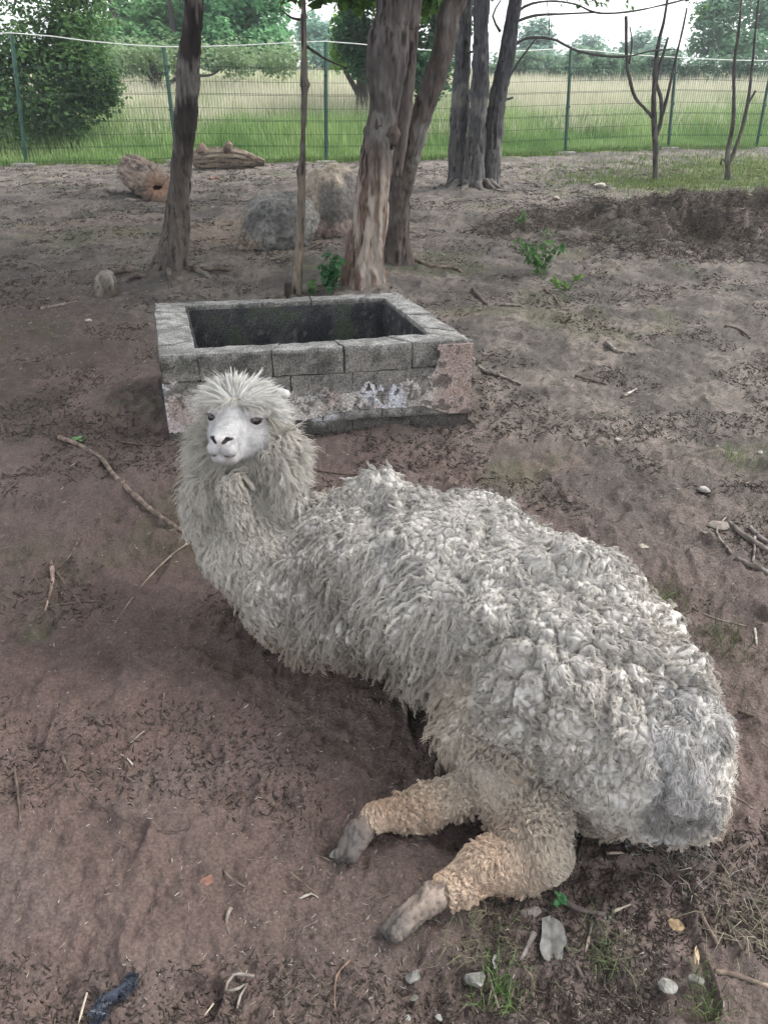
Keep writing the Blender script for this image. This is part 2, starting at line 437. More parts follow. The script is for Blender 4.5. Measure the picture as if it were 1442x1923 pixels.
    # smooth dark lining of the inside faces
    for si in range(4):
        a, b = QI[si], QI[(si + 1) % 4]; L = np.linalg.norm(b - a); nrm = np.array([-(b - a)[1], (b - a)[0]]) / L
        a2, b2 = a + nrm * 0.002, b + nrm * 0.002; ai, bi = a + nrm * 0.012, b + nrm * 0.012
        if si in (1, 3): d_ = (b - a) / L * 0.0125; a2, b2, ai, bi = a2 + d_, b2 - d_, ai + d_, bi - d_
        lo = [np.array((*q, 0.0)) for q in (a2, b2, bi, ai)]; hi = [np.array((*q, TUB_H - 0.022)) for q in (a2, b2, bi, ai)]
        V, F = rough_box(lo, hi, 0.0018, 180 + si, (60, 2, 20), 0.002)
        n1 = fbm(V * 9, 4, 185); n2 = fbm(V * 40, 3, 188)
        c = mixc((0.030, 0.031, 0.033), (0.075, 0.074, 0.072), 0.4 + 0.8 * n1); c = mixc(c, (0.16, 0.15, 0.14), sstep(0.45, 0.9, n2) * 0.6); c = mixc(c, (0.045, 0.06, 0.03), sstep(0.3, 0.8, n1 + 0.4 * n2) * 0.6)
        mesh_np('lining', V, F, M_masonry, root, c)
    # dark damp soil inside
    xs = np.linspace(0, 1, 40); Uu, Vv = np.meshgrid(xs, xs, indexing='ij')
    e = 0.01
    lo = (QI[0][None, None] * (1 - Uu[..., None]) + QI[1][None, None] * Uu[..., None]) * (1 - Vv[..., None]) + (QI[3][None, None] * (1 - Uu[..., None]) + QI[2][None, None] * Uu[..., None]) * Vv[..., None]
    P = np.concatenate([lo, 0 * Uu[..., None]], -1).reshape(-1, 3)
    P[:, 2] = 0.035 + 0.01 * fbm(P * 12, 3, 171)
    idx = np.arange(1600).reshape(40, 40)
    F = np.stack([idx[:-1, :-1], idx[1:, :-1], idx[1:, 1:], idx[:-1, 1:]], -1).reshape(-1, 4)
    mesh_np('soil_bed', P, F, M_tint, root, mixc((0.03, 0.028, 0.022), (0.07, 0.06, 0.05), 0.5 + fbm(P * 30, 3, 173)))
build_tub()
# ------------------------------------------------------------------ tubes (trunks, sticks, wires)
def smooth_path(pts, rad, step):
    pts = np.array(pts, float); rad = np.array(rad, float)
    n = len(pts)
    if n == 2:
        k = max(2, int(np.linalg.norm(pts[1] - pts[0]) / step) + 1); t = np.linspace(0, 1, k)[:, None]
        return pts[0] * (1 - t) + pts[1] * t, rad[0] * (1 - t[:, 0]) + rad[1] * t[:, 0]
    P = np.vstack([2 * pts[0] - pts[1], pts, 2 * pts[-1] - pts[-2]]); R = np.concatenate([[rad[0]], rad, [rad[-1]]])
    out, ro = [], []
    for i in range(1, n):
        k = max(2, int(np.linalg.norm(P[i + 1] - P[i]) / step))
        for t in np.linspace(0, 1, k, endpoint=False):
            a = -0.5 * t + t * t - 0.5 * t ** 3; b = 1 - 2.5 * t * t + 1.5 * t ** 3; c = 0.5 * t + 2 * t * t - 1.5 * t ** 3; d = -0.5 * t * t + 0.5 * t ** 3
            out.append(a * P[i - 1] + b * P[i] + c * P[i + 1] + d * P[i + 2]); ro.append(R[i] * (1 - t) + R[i + 1] * t)
    out.append(P[n]); ro.append(R[n])
    return np.array(out), np.array(ro)

def tube(pts, rad, seg=8, step=0.05, disp=None, cap=True):
    """returns V, F list, (t, angle) per vertex; disp(P, ang, t) -> radial offset"""
    C, R = smooth_path(pts, rad, step); n = len(C)
    T = np.gradient(C, axis=0); T = unit(T)
    up = np.array((1.0, 0, 0)) if abs(T[0][0]) < 0.8 else np.array((0, 1.0, 0))
    X = np.zeros_like(C); Yv = np.zeros_like(C)
    x = unit(np.cross(np.cross(T[0], up), T[0]))
    for i in range(n):
        x = x - T[i] * np.dot(x, T[i]); x = x / (np.linalg.norm(x) + 1e-9); X[i] = x; Yv[i] = np.cross(T[i], x)
    ang = np.linspace(0, 2 * math.pi, seg, endpoint=False)
    dirs = X[:, None] * np.cos(ang)[None, :, None] + Yv[:, None] * np.sin(ang)[None, :, None]
    V = C[:, None] + dirs * R[:, None, None]
    tt = np.repeat(np.linspace(0, 1, n)[:, None], seg, 1); aa = np.repeat(ang[None], n, 0)
    if disp is not None:
        V = V + dirs * disp(V, aa, tt, R)[..., None]
    idx = np.arange(n * seg).reshape(n, seg); nx = np.roll(idx, -1, 1)
    F = np.stack([idx[:-1], nx[:-1], nx[1:], idx[1:]], -1).reshape(-1, 4)
    V = V.reshape(-1, 3); Fs = [F]
    if cap:
        V = np.vstack([V, C[0], C[-1]]); a, b = n * seg, n * seg + 1
        Fs.append(np.concatenate([np.stack([nx[0], idx[0], np.full(seg, a)], -1), np.stack([idx[-1], nx[-1], np.full(seg, b)], -1)]))
    return V, Fs

def join(parts):
    Vs, Fd, b = [], {}, 0
    for V, Fs in parts:
        if not isinstance(Fs, (list, tuple)): Fs = [Fs]
        for f in Fs:
            f = np.asarray(f)
            if len(f): Fd.setdefault(f.shape[1], []).append(f + b)
        Vs.append(V); b += len(V)
    return np.concatenate(Vs), [np.concatenate(v) for v in Fd.values()]

def px_path(pp, Y):
    """(px, py, width px) along a trunk standing at distance Y -> points and radii; Y may vary along it"""
    P, R = [], []
    for i, q in enumerate(pp):
        p = D(q[0], q[1], q[3] if len(q) > 3 else Y); P.append(p); R.append(q[2] * depth(p) / (2 * FPX))
    return P, R

def bark_disp(amp, fr=14, seed=0, flare=0.0, lobes=5):
    def f(P, a, t, R):
        Q = P * np.array([fr, fr, fr * 0.28])
        ridge = 1 - 2 * np.abs(fbm(Q, 3, seed))
        Q2 = P * np.array([fr * 2.6, fr * 2.6, fr * 0.5])
        d = amp * (0.6 * ridge + 0.4 * fbm(Q2, 2, seed + 5)) + amp * 1.2 * vnoise(P * 3.3, seed + 9)
        if flare: d = d + R[:, None] * flare * np.exp(-t * 14) * (0.3 + 0.7 * np.maximum(0, np.cos(a * lobes + seed)) )
        return d
    return f

def trunk_colors(V, lowz, highz, lo, hi, seed, pale=None, palez=None):
    n = fbm(V * np.array([16, 16, 3.0]), 4, seed); n2 = fbm(V * np.array([50, 50, 8.0]), 2, seed + 3); n3 = fbm(V * 3, 3, seed + 6)
    t = sstep(lowz, highz, V[:, 2] + 0.12 * n3)
    c = mixc(lo, hi, t)
    c = c * (1 + 0.42 * n)[:, None]
    c = mixc(c, np.array((0.028, 0.022, 0.02)), sstep(0.15, 0.8, n2 + 0.4 * n))
    c = mixc(c, np.array((0.20, 0.19, 0.17)), sstep(0.45, 0.9, n3 + 0.3 * n2) * 0.6)
    if pale is not None:
        c = mixc(c, pale, sstep(0.0, 0.5, fbm(V * np.array([20, 20, 1.6]), 3, seed + 8)) * sstep(palez[1], palez[0], V[:, 2] + 0.2 * n3))
    return np.clip(c, 0.008, 1)

# ------------------------------------------------------------------ foliage
def leaves(centers, spread, n, size, colA, colB, seed, flat=0.35, droop=0.0, sq=1.0):
    """n small folded leaves scattered round the given centres; shape: pointed rhombus of 2 triangles folded at the rib"""
    r = np.random.default_rng(seed)
    centers = np.asarray(centers, float); k = r.integers(0, len(centers), n)
    sp = np.asarray(spread, float)
    sp = sp[k] if sp.ndim else np.full(n, sp)
    off = r.normal(0, 1, (n, 3)); off = off / np.maximum(np.linalg.norm(off, axis=1, keepdims=True), 1e-6) * (r.random((n, 1)) ** 0.5)
    off[:, 2] *= sq
    C = centers[k] + off * sp[:, None]
    nrm = unit(r.normal(0, 1, (n, 3)) * flat + np.array((0, 0, 1.0)) * (1 - flat) + off * 0.4)
    ax = unit(np.cross(nrm, r.normal(0, 1, (n, 3)))); ax[:, 2] -= droop; ax = unit(ax)
    sd = unit(np.cross(nrm, ax))
    s = size * (0.6 + 0.8 * r.random(n))[:, None]
    a = C - ax * s * 0.5; b = C + ax * s * 0.5; c1 = C + sd * s * 0.32 + nrm * s * 0.08 - ax * s * 0.05; c2 = C - sd * s * 0.32 + nrm * s * 0.08 - ax * s * 0.05
    V = np.stack([a, c1, b, c2], 1).reshape(-1, 3)
    i = np.arange(n)[:, None] * 4
    F = np.concatenate([i + np.array([[0, 1, 2]]), i + np.array([[0, 2, 3]])])
    kk = r.random(len(centers))[k]
    col = mixc(colA, colB, 0.55 * kk + 0.45 * r.random(n)); col = np.repeat(col, 4, 0)
    return V, F, col

def blob_centers(cx, cy, cz, rx, ry, rz, n, seed, shell=0.55):
    r = np.random.default_rng(seed)
    d = unit(r.normal(0, 1, (n, 3))); rad = shell + (1 - shell) * r.random((n, 1))
    w = 1 + 0.25 * vnoise(d * 2.2, seed)[:, None]
    return np.array((cx, cy, cz)) + d * rad * w * np.array((rx, ry, rz))

def crown_part(root, blobs, n, size, colA, colB, seed, name='crown', density=26, clump=0.35, **kw):
    cs = np.concatenate([blob_centers(*b, density, seed + i) for i, b in enumerate(blobs)])
    V, F, c = leaves(cs, clump, n, size, colA, colB, seed, **kw)
    return mesh_np(name, V, F, M_leaf, root, c, smooth=False)

def limbs(root, start, ends, r0, seed, name='branch', col=(0.07, 0.06, 0.05)):
    r = np.random.default_rng(seed)
    for e in ends:
        s = np.array(start, float); e = np.array(e, float); m1 = s * 0.6 + e * 0.4 + r.normal(0, 0.12, 3) + np.array((0, 0, 0.1)); m2 = s * 0.25 + e * 0.75 + r.normal(0, 0.12, 3)
        V, F = tube([s, m1, m2, e], [r0, r0 * 0.7, r0 * 0.45, r0 * 0.15], 7, 0.12)
        mesh_np(name, V, F, M_bark, root, np.tile(col, (len(V), 1)))

# --- tree on the left behind the tub
def tree_left():
    Y = 6.35
    pp = [(318, 545, 84), (321, 515, 64), (324, 480, 50), (332, 420, 43), (338, 360, 38), (344, 280, 37), (348, 240, 38), (351, 200, 37), (356, 125, 38), (361, 60, 35), (364, 0, 34)]
    P, R = px_path(pp, Y); root = empty('tree', (P[0][0], P[0][1], 0), 'slim leaning trunk with flared grey foot behind the left end of the tub', 'tree')
    top = P[-1]; P = list(P) + [top + np.array((0.12, 0.1, 0.9)), top + np.array((0.0, 0.2, 2.0))]; R = list(R) + [R[-1] * 0.9, R[-1] * 0.6]
    V, F = tube(P, R, 60, 0.012, bark_disp(0.010, 22, 301, 0.55, 4))
    mesh_np('trunk', V, F, M_bark, root, trunk_colors(V, 0.5, 1.3, (0.10, 0.084, 0.073), (0.030, 0.024, 0.022), 305))
    for i, (dx, dy) in enumerate(((-0.55, -0.15), (-0.3, -0.35), (0.45, -0.3), (0.62, -0.02), (0.15, -0.5))):   # surface roots
        s = P[0] + np.array((0, 0, 0.05)); e = np.array((s[0] + dx, s[1] + dy, 0)); m = (s * 0.5 + e * 0.5); m[1] += 0.05 * (-1) ** i
        e[2] = gz(e[0], e[1]) - 0.012; m[2] = gz(m[0], m[1]) + 0.010
        V, F = tube([s, m, e], [0.045, 0.022, 0.008], 9, 0.03, bark_disp(0.004, 20, 310 + i))
        mesh_np('root', V, F, M_bark, root, trunk_colors(V, 3, 4, (0.13, 0.105, 0.085), (0.1, 0.1, 0.1), 320 + i))
    tp = P[-1]
    ends = [tp + np.array(v) for v in ((1.4, 0.3, 0.8), (-1.5, 0.4, 0.7), (0.2, 1.5, 1.0), (-0.3, -1.5, 0.9), (0.1, 0.1, 1.6), (0.3, -3.2, 1.3), (-1.9, -2.3, 1.2))]  # forward limbs and their leaves added out of view to shade the foreground
    limbs(root, tp - np.array((0, 0, 0.3)), ends, 0.055, 330)
    crown_part(root, [(e[0], e[1], e[2], 1.5, 1.5, 0.7) for e in ends], 15000, 0.125, (0.05, 0.09, 0.025), (0.085, 0.14, 0.035), 340)
tree_left()

def sapling_mid():
    Y = 5.80
    pp = [(557, 556, 20), (559, 520, 18), (563, 450, 16), (566, 390, 14), (566, 340, 15), (566, 322, 20), (568, 300, 13), (570, 240, 10), (572, 175, 13), (573, 160, 20), (571, 148, 14), (571, 100, 11), (570, 30, 12), (570, 0, 10)]
    P, R = px_path(pp, Y); root = empty('tree', (P[0][0], P[0][1], 0), 'thin pole-like sapling with dark knots rising behind the back wall of the tub', 'tree')
    P = list(P) + [P[-1] + np.array((0.03, 0, 1.0))]; R = list(R) + [0.012]
    V, F = tube(P, R, 18, 0.012, bark_disp(0.0025, 30, 351))
    mesh_np('trunk', V, F, M_bark, root, trunk_colors(V, 0.2, 1.4, (0.16, 0.13, 0.10), (0.11, 0.095, 0.08), 352))
    for q, w in (((579, 88), (652, 128)), ((572, 40), (530, 20))):
        a = D(q[0] - 6, q[1] - 3, Y); b = D(*w, Y + 0.1)
        V, F = tube([a, (a + b) / 2 + np.array((0, 0, -0.015)), b], [0.010, 0.007, 0.004], 6, 0.05)
        mesh_np('branch', V, F, M_bark, root, np.tile((0.045, 0.038, 0.03), (len(V), 1)))
    tp = P[-1]
    crown_part(root, [(tp[0], tp[1], tp[2], 0.5, 0.5, 0.4)], 900, 0.09, (0.05, 0.1, 0.02), (0.10, 0.17, 0.04), 356)
sapling_mid()

def tree_main():
    Y = 5.95
    root = empty('tree', (-0.1, Y, 0), 'stout old double-stemmed tree with peeling reddish bark directly behind the tub', 'tree')
    A = [(680, 562, 84), (683, 530, 74), (688, 480, 70), (698, 400, 64), (704, 330, 62), (713, 260, 64), (720, 210, 58), (724, 150, 62), (728, 100, 66), (733, 40, 68), (737, 0, 70)]
    P, R = px_path(A, Y); top = P[-1]
    P = list(P) + [top + np.array((0.05, 0.05, 0.8)), top + np.array((-0.25, 0.1, 1.9))]; R = list(R) + [R[-1] * 0.85, R[-1] * 0.5]
    V, F = tube(P, R, 110, 0.009, bark_disp(0.020, 14, 361, 0.25, 5))
    c = trunk_colors(V, 0.55, 1.2, (0.16, 0.108, 0.085), (0.085, 0.074, 0.070), 365, pale=(0.30, 0.255, 0.215), palez=(0.5, 1.3))
    mesh_np('trunk', V, F, M_bark, root, c)
    B = [(745, 522, 60, 6.6), (746, 490, 46, 6.6), (745, 420, 44, 6.55), (752, 350, 42, 6.45), (768, 280, 42, 6.35), (797, 200, 42, 6.3), (822, 130, 38, 6.3), (838, 60, 36, 6.3), (856, -5, 36, 6.3)]
    P2, R2 = px_path(B, 6.6); t2 = P2[-1]
    P2 = list(P2) + [t2 + np.array((0.5, 0.1, 1.0)), t2 + np.array((0.8, 0.2, 2.0))]; R2 = list(R2) + [R2[-1] * 0.85, R2[-1] * 0.5]
    V, F = tube(P2, R2, 64, 0.012, bark_disp(0.010, 20, 371, 0.4, 4))
    mesh_np('trunk', V, F, M_bark, root, trunk_colors(V, 0.3, 1.3, (0.11, 0.09, 0.078), (0.105, 0.087, 0.078), 375))
    C = [(741, 330, 30, 6.2), (748, 270, 34, 6.2), (757, 200, 32, 6.2), (766, 120, 30, 6.2), (774, 50, 28, 6.2), (780, -5, 28, 6.2)]
    P3, R3 = px_path(C, 6.2); t3 = P3[-1]
    P3 = list(P3) + [t3 + np.array((0.15, 0.3, 1.4))]; R3 = list(R3) + [R3[-1] * 0.6]
    V, F = tube(P3, R3, 40, 0.016, bark_disp(0.006, 15, 381))
    mesh_np('branch', V, F, M_bark, root, trunk_colors(V, 0.3, 1.3, (0.15, 0.12, 0.10), (0.12, 0.10, 0.09), 385))
    # gnarled knot where the stems part
    for kx, ky, rr in ((736, 252, 0.06), (716, 236, 0.05)):
        p = D(kx, ky, 5.9)
        V, F = tube([p + np.array((0, 0, -0.09)), p + np.array((-0.005, -0.02, 0)), p + np.array((0, 0, 0.09))], [0.02, rr, 0.02], 22, 0.012, bark_disp(0.016, 30, 391))
        mesh_np('burl', V, F, M_bark, root, trunk_colors(V, 3, 4, (0.085, 0.065, 0.055), (0.1, 0.1, 0.1), 392))
    tp = (P[-1] + P2[-1]) / 2
    ends = [tp + np.array(v) for v in ((1.7, 0.2, 0.6), (-1.3, -0.6, 0.8), (0.3, 1.6, 0.8), (0.5, -1.7, 0.8), (0.1, 0.1, 1.7), (0.6, -3.6, 1.2), (2.4, -2.3, 1.2), (0.4, -5.2, 1.6))]  # longest forward limbs are an unseen canopy added for shade over the animal
    limbs(root, P[-2], ends[1:2] + ends[3:], 0.07, 395); limbs(root, P2[-2], [ends[0], ends[2]], 0.06, 396)
    crown_part(root, [(e[0], e[1], e[2], 1.6, 1.6, 0.75) for e in ends], 19000, 0.125, (0.05, 0.09, 0.025), (0.085, 0.14, 0.035), 397)
    # leafy sprays drooping into the top of the view
    tips = [D(x, y, 7.4) for x, y in ((520, -20), (545, -5), (600, -12), (640, -15), (660, 5), (675, -10), (700, 0), (620, -30), (800, 10), (790, -15), (815, -5))]
    s0 = D(700, -60, 6.6); limbs(root, s0, [tips[0], tips[3]], 0.02, 398)
    V, F, c = leaves(tips, 0.13, 420, 0.10, (0.05, 0.12, 0.02), (0.12, 0.22, 0.05), 399, droop=0.5)
    mesh_np('crown', V, F, M_leaf, root, c, smooth=False)
tree_main()

def tree_triple():
    Y = 11.7
    root = empty('tree', (1.25, Y, 0), 'three grey-brown stems leaning apart from one foot, near the fence', 'tree')
    stems = [([(858, 362, 50), (860, 335, 38), (858, 280, 34), (864, 200, 33), (868, 100, 27), (873, 30, 26), (876, -10, 26)], 11.8),
             ([(887, 370, 56), (888, 345, 42), (892, 290, 36), (898, 200, 31), (901, 140, 28), (903, 60, 26), (905, -10, 26)], 11.6),
             ([(918, 360, 44), (918, 335, 33), (922, 290, 33), (932, 200, 32), (943, 140, 29), (952, 95, 29), (964, 20, 27), (970, -15, 26)], 11.75)]
    tps = []
    for i, (pp, y) in enumerate(stems):
        P, R = px_path(pp, y); t = P[-1]; d = unit(P[-1] - P[-3])
        P = list(P) + [t + d * 1.2, t + d * 1.5 + np.array((0, 0, 1.2))]; R = list(R) + [R[-1] * 0.8, R[-1] * 0.45]
        tps.append(P[-1])
        V, F = tube(P, R, 52, 0.018, bark_disp(0.017, 20, 401 + i * 7, 0.3, 5))
        mesh_np('trunk', V, F, M_bark, root, trunk_colors(V, 0.2, 1.5, (0.095, 0.09, 0.086), (0.07, 0.07, 0.075), 405 + i * 9))
    for i in range(6):                                    # root toes
        a = -2.8 + i * 0.47 + 0.1 * math.sin(i * 5); s = np.array((1.22 + 0.26 * math.cos(a), 11.65 + 0.16 * math.sin(a), 0.10)); e = s + np.array((math.cos(a) * 0.32, math.sin(a) * 0.4, 0)); e[2] = gz(e[0], e[1]) - 0.02
        V, F = tube([s, s * .5 + e * .5 + np.array((0, 0, -0.04)), e], [0.06, 0.04, 0.012], 9, 0.05, bark_disp(0.006, 18, 430 + i))
        mesh_np('root', V, F, M_bark, root, trunk_colors(V, 3, 4, (0.12, 0.108, 0.095), (0.1, 0.1, 0.1), 440 + i))
    br = [[(958, 42, 6), (985, 12, 5), (1030, 2, 4), (1080, 8, 4), (1120, 24, 4), (1180, 22, 3), (1250, 8, 3), (1310, -8, 2)],
          [(960, 48, 6), (1000, 30, 5), (1060, 26, 4), (1125, 23, 3)],
          [(944, 120, 5), (975, 78, 5), (1010, 70, 5), (1045, 76, 5), (1075, 92, 4), (1120, 103, 5), (1175, 106, 4), (1225, 95, 3), (1270, 93, 2)],
          [(948, 170, 5), (962, 135, 4), (985, 100, 4), (1008, 70, 3)],
          [(938, 192, 6), (950, 187, 5), (963, 183, 4)],
          [(900, 95, 5), (880, 98, 4), (850, 95, 3)], [(945, 60, 5), (925, 30, 4), (940, 0, 3)], [(1032, 2, 2), (1031, 40, 2), (1030, 72, 2)]]
    for b in br:
        P, R = px_path(b, 11.75)
        P[0] = P[0] + np.array((-0.04, 0, 0))
        V, F = tube(P, [max(r, 0.006) for r in R], 7, 0.08, bark_disp(0.003, 20, 451))
        mesh_np('branch', V, F, M_bark, root, np.tile((0.075, 0.070, 0.065), (len(V), 1)))
    ends = [tps[0] + np.array((-1.2, 0.3, 0.8)), tps[1] + np.array((0, 1.3, 0.9)), tps[2] + np.array((1.3, 0, 0.7)), tps[1] + np.array((0.1, -1.4, 0.9)), tps[1] + np.array((0, 0, 1.8)), tps[2] + np.array((2.6, -2.0, 1.0)), tps[1] + np.array((1.0, -3.6, 1.3)), tps[2] + np.array((3.4, -3.6, 1.6))]  # outermost limbs added above the frame to keep sun off the middle ground
    limbs(root, tps[1] - np.array((0, 0, .3)), ends, 0.06, 460)
    crown_part(root, [(e[0], e[1], e[2], 1.6, 1.6, 0.8) for e in ends], 17000, 0.14, (0.05, 0.09, 0.025), (0.085, 0.14, 0.035), 461)
    tips = [D(x, y, 11.75) for x, y in ((1095, 5), (1110, -5), (1130, 5), (1150, -3), (1180, 8), (1060, -5), (1300, -5), (1320, 20))]
    V, F, c = leaves(tips, 0.10, 120, 0.07, (0.06, 0.12, 0.04), (0.12, 0.2, 0.08), 463)
    mesh_np('crown', V, F, M_leaf, root, c, smooth=False)
tree_triple()

def bare_sapling(stems, Y, label, seed):
    P0 = px_path([stems[0][0]], Y)[0][0]
    root = empty('tree', (P0[0], P0[1], 0), label, 'tree')
    for i, s in enumerate(stems):
        P, R = px_path(s, Y)
        V, F = tube(P, [max(r, 0.008) for r in R], 10, 0.04, bark_disp(0.004, 22, seed + i))
        mesh_np('trunk' if i == 0 else 'branch', V, F, M_bark, root, trunk_colors(V, 0.1, 0.9, (0.10, 0.085, 0.07), (0.075, 0.066, 0.062), seed + 20 + i))
bare_sapling([[(1230, 342, 16), (1230, 325, 10), (1230, 270, 11), (1227, 218, 10), (1227, 180, 8), (1230, 130, 8), (1236, 80, 7), (1246, 40, 6), (1253, -5, 5)],
              [(1227, 222, 8), (1210, 204, 6), (1192, 183, 6), (1182, 150, 6), (1176, 110, 6), (1175, 30, 5)],
              [(1230, 258, 9), (1240, 228, 7), (1240, 185, 7), (1232, 150, 6), (1245, 100, 5), (1254, 70, 4)],
              [(1240, 225, 7), (1255, 170, 5), (1268, 110, 4), (1280, 60, 3), (1289, 15, 2)],
              [(1181, 120, 4), (1186, 80, 3), (1182, 50, 2)]], 12.8, 'spindly bare sapling forking low in front of the fence, left of the other bare one', 471)
bare_sapling([[(1366, 342, 14), (1366, 318, 10), (1366, 285, 9), (1375, 235, 8), (1377, 190, 6), (1378, 120, 6), (1386, 60, 5), (1392, -5, 4)],
              [(1364, 315, 8), (1385, 265, 7), (1402, 200, 6), (1412, 120, 5), (1418, 50, 4), (1424, -5, 3)],
              [(1404, 195, 4), (1418, 170, 3)], [(1362, 305, 3), (1355, 298, 2), (1352, 310, 2)]], 12.8, 'rightmost bare sapling, splitting into two thin stems over the grassy patch', 491)

# ------------------------------------------------------------------ far trees, hedge and bush beyond the fence
def big_tree(name, label, cat, trunk, blobs, n, size, cA, cB, seed, clump=0.45, density=30, tr=0.18, group=None, **kw):
    x, y = trunk; z0 = gz(x, y)
    root = empty(name, (x, y, z0), label, cat, group)
    top = max(b[2] for b in blobs)
    V, F = tube([(x, y, z0 - 0.1), (x + 0.1, y, (z0 + top) * 0.5), (x, y, top)], [tr, tr * 0.8, tr * 0.3], 12, 0.3, bark_disp(0.01, 8, seed))
    mesh_np('trunk', V, F, M_bark, root, np.tile((0.06, 0.05, 0.042), (len(V), 1)))
    r = np.random.default_rng(seed)
    for b in [q for q in blobs if abs(q[0] - x) < 2.6][:6]:
        limbs(root, (x, y, z0 + (top - z0) * 0.35), [np.array(b[:3])], tr * 0.4, int(r.integers(1e6)))
    crown_part(root, blobs, n, size, cA, cB, seed + 1, clump=clump, density=density, **kw)

def B(px, py, Y, w, h_, d=1.0):
    """a blob of foliage: centre seen at a pixel at distance Y, half sizes given in pixels of the photograph"""
    p = D(px, py, Y); k = depth(p) / FPX
    return (p[0], p[1], p[2], w * k, d * w * k, h_ * k * 1.1)

DK, DM = (0.05, 0.105, 0.035), (0.12, 0.22, 0.07)
big_tree('bush', 'huge dark green bush spilling over the fence at the left edge', 'bush', (-7.6, 16.6),
         [B(70, 40, 17, 90, 90), B(-40, 120, 17, 120, 110), B(60, 150, 16.4, 85, 70), B(20, 230, 16.2, 90, 60), B(130, 90, 16.8, 55, 60), B(150, 20, 17.2, 50, 60), B(110, 200, 16.3, 60, 45), B(185, 170, 16.6, 28, 18), B(160, 130, 16.3, 40, 25), B(40, -80, 17.5, 130, 80)],
         21000, 0.10, DK, DM, 501, clump=0.40, density=40)
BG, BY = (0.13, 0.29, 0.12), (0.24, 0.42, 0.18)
big_tree('tree', 'fresh green rounded tree beyond the meadow, left of leaning trunk', 'tree', (-9.2, 31),
         [B(240, 60, 31, 75, 50), B(290, 95, 30, 70, 30), B(210, 95, 30, 60, 28), B(300, 40, 31, 50, 45), B(260, -20, 33, 100, 60)], 13000, 0.20, BG, BY, 511, density=36)
big_tree('tree', 'broad bright green tree beyond the meadow, between leaning trunk and thin sapling', 'tree', (-7.0, 30),
         [B(430, 50, 30, 70, 50), B(490, 40, 30, 55, 55), B(400, 80, 29, 60, 28), B(500, 95, 29, 40, 22), B(440, -20, 30, 90, 55), B(385, 20, 31, 45, 40)], 16000, 0.20, (0.10, 0.27, 0.12), (0.2, 0.40, 0.18), 521, density=36)
big_tree('bush', 'pale scrubby bush in the meadow in front of the bright green tree', 'bush', (-6.5, 25),
         [B(250, 112, 25, 70, 16), B(330, 108, 25, 60, 16), B(520, 108, 25, 45, 14), B(430, 110, 26, 50, 14)], 4000, 0.12, (0.17, 0.26, 0.12), (0.28, 0.36, 0.2), 531, density=30)
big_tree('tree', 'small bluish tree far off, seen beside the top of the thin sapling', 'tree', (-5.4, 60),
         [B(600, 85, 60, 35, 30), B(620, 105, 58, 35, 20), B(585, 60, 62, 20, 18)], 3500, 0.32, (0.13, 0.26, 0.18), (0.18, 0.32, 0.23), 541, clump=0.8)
big_tree('tree', 'dense dark tree close behind the fence, seen around the peeling double stem', 'tree', (0.25, 19.5),
         [B(665, 60, 20, 32, 38), B(700, 30, 20, 60, 50), B(790, 60, 20, 60, 60), B(810, 120, 19.5, 42, 45), B(760, 120, 19.5, 40, 40), B(730, -20, 20, 110, 50), B(675, 105, 20, 22, 22), B(845, 40, 20, 30, 50), B(870, -15, 20, 40, 20)],
         14000, 0.13, (0.03, 0.085, 0.035), (0.08, 0.19, 0.07), 551, clump=0.30, density=40)
big_tree('bush', 'yellow-green shrub touching the left edge of the dense dark tree', 'bush', (-0.6, 21),
         [B(648, 75, 21, 20, 28), B(640, 100, 21, 18, 20), B(655, 45, 21, 16, 20)], 1500, 0.13, (0.16, 0.33, 0.06), (0.28, 0.45, 0.1), 561, clump=0.25)
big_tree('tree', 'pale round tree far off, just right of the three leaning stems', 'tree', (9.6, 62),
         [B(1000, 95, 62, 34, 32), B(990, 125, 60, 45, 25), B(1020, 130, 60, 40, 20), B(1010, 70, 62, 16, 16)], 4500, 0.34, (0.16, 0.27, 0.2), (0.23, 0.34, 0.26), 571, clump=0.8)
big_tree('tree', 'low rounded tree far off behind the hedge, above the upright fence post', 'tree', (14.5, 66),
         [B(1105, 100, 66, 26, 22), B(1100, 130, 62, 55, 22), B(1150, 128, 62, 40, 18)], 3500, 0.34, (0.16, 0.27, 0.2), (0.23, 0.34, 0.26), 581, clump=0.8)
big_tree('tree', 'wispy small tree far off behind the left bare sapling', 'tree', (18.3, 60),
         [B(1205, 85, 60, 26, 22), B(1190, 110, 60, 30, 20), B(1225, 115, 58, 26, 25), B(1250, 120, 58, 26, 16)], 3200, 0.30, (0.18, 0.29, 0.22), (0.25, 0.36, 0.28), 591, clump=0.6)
big_tree('tree', 'tall loose pale green tree filling the top right corner beyond the hedge', 'tree', (17.5, 38),
         [B(1390, 45, 38, 60, 45), B(1340, 70, 38, 36, 28), B(1430, 10, 38, 50, 40), B(1330, 30, 39, 22, 20), B(1400, 90, 37, 60, 25), B(1470, 70, 38, 60, 50), B(1360, 10, 39, 22, 14)], 8500, 0.20, (0.11, 0.23, 0.13), (0.2, 0.34, 0.19), 601, density=34)
def hedge(px0, px1, pyc, hh, Y, n, label, seed, cA, cB, size=0.16):
    k = max(3, int((px1 - px0) / 24)); r = np.random.default_rng(seed)
    bl = [B(px0 + (px1 - px0) * i / (k - 1), pyc + r.normal(0, 4), Y + r.normal(0, 0.4), 24, hh * (0.85 + 0.3 * r.random())) for i in range(k)]
    p = D((px0 + px1) / 2, pyc, Y)
    big_tree('hedge', label, 'hedge', (p[0], p[1]), bl, n, size, cA, cB, seed, clump=0.30, density=26, tr=0.06)
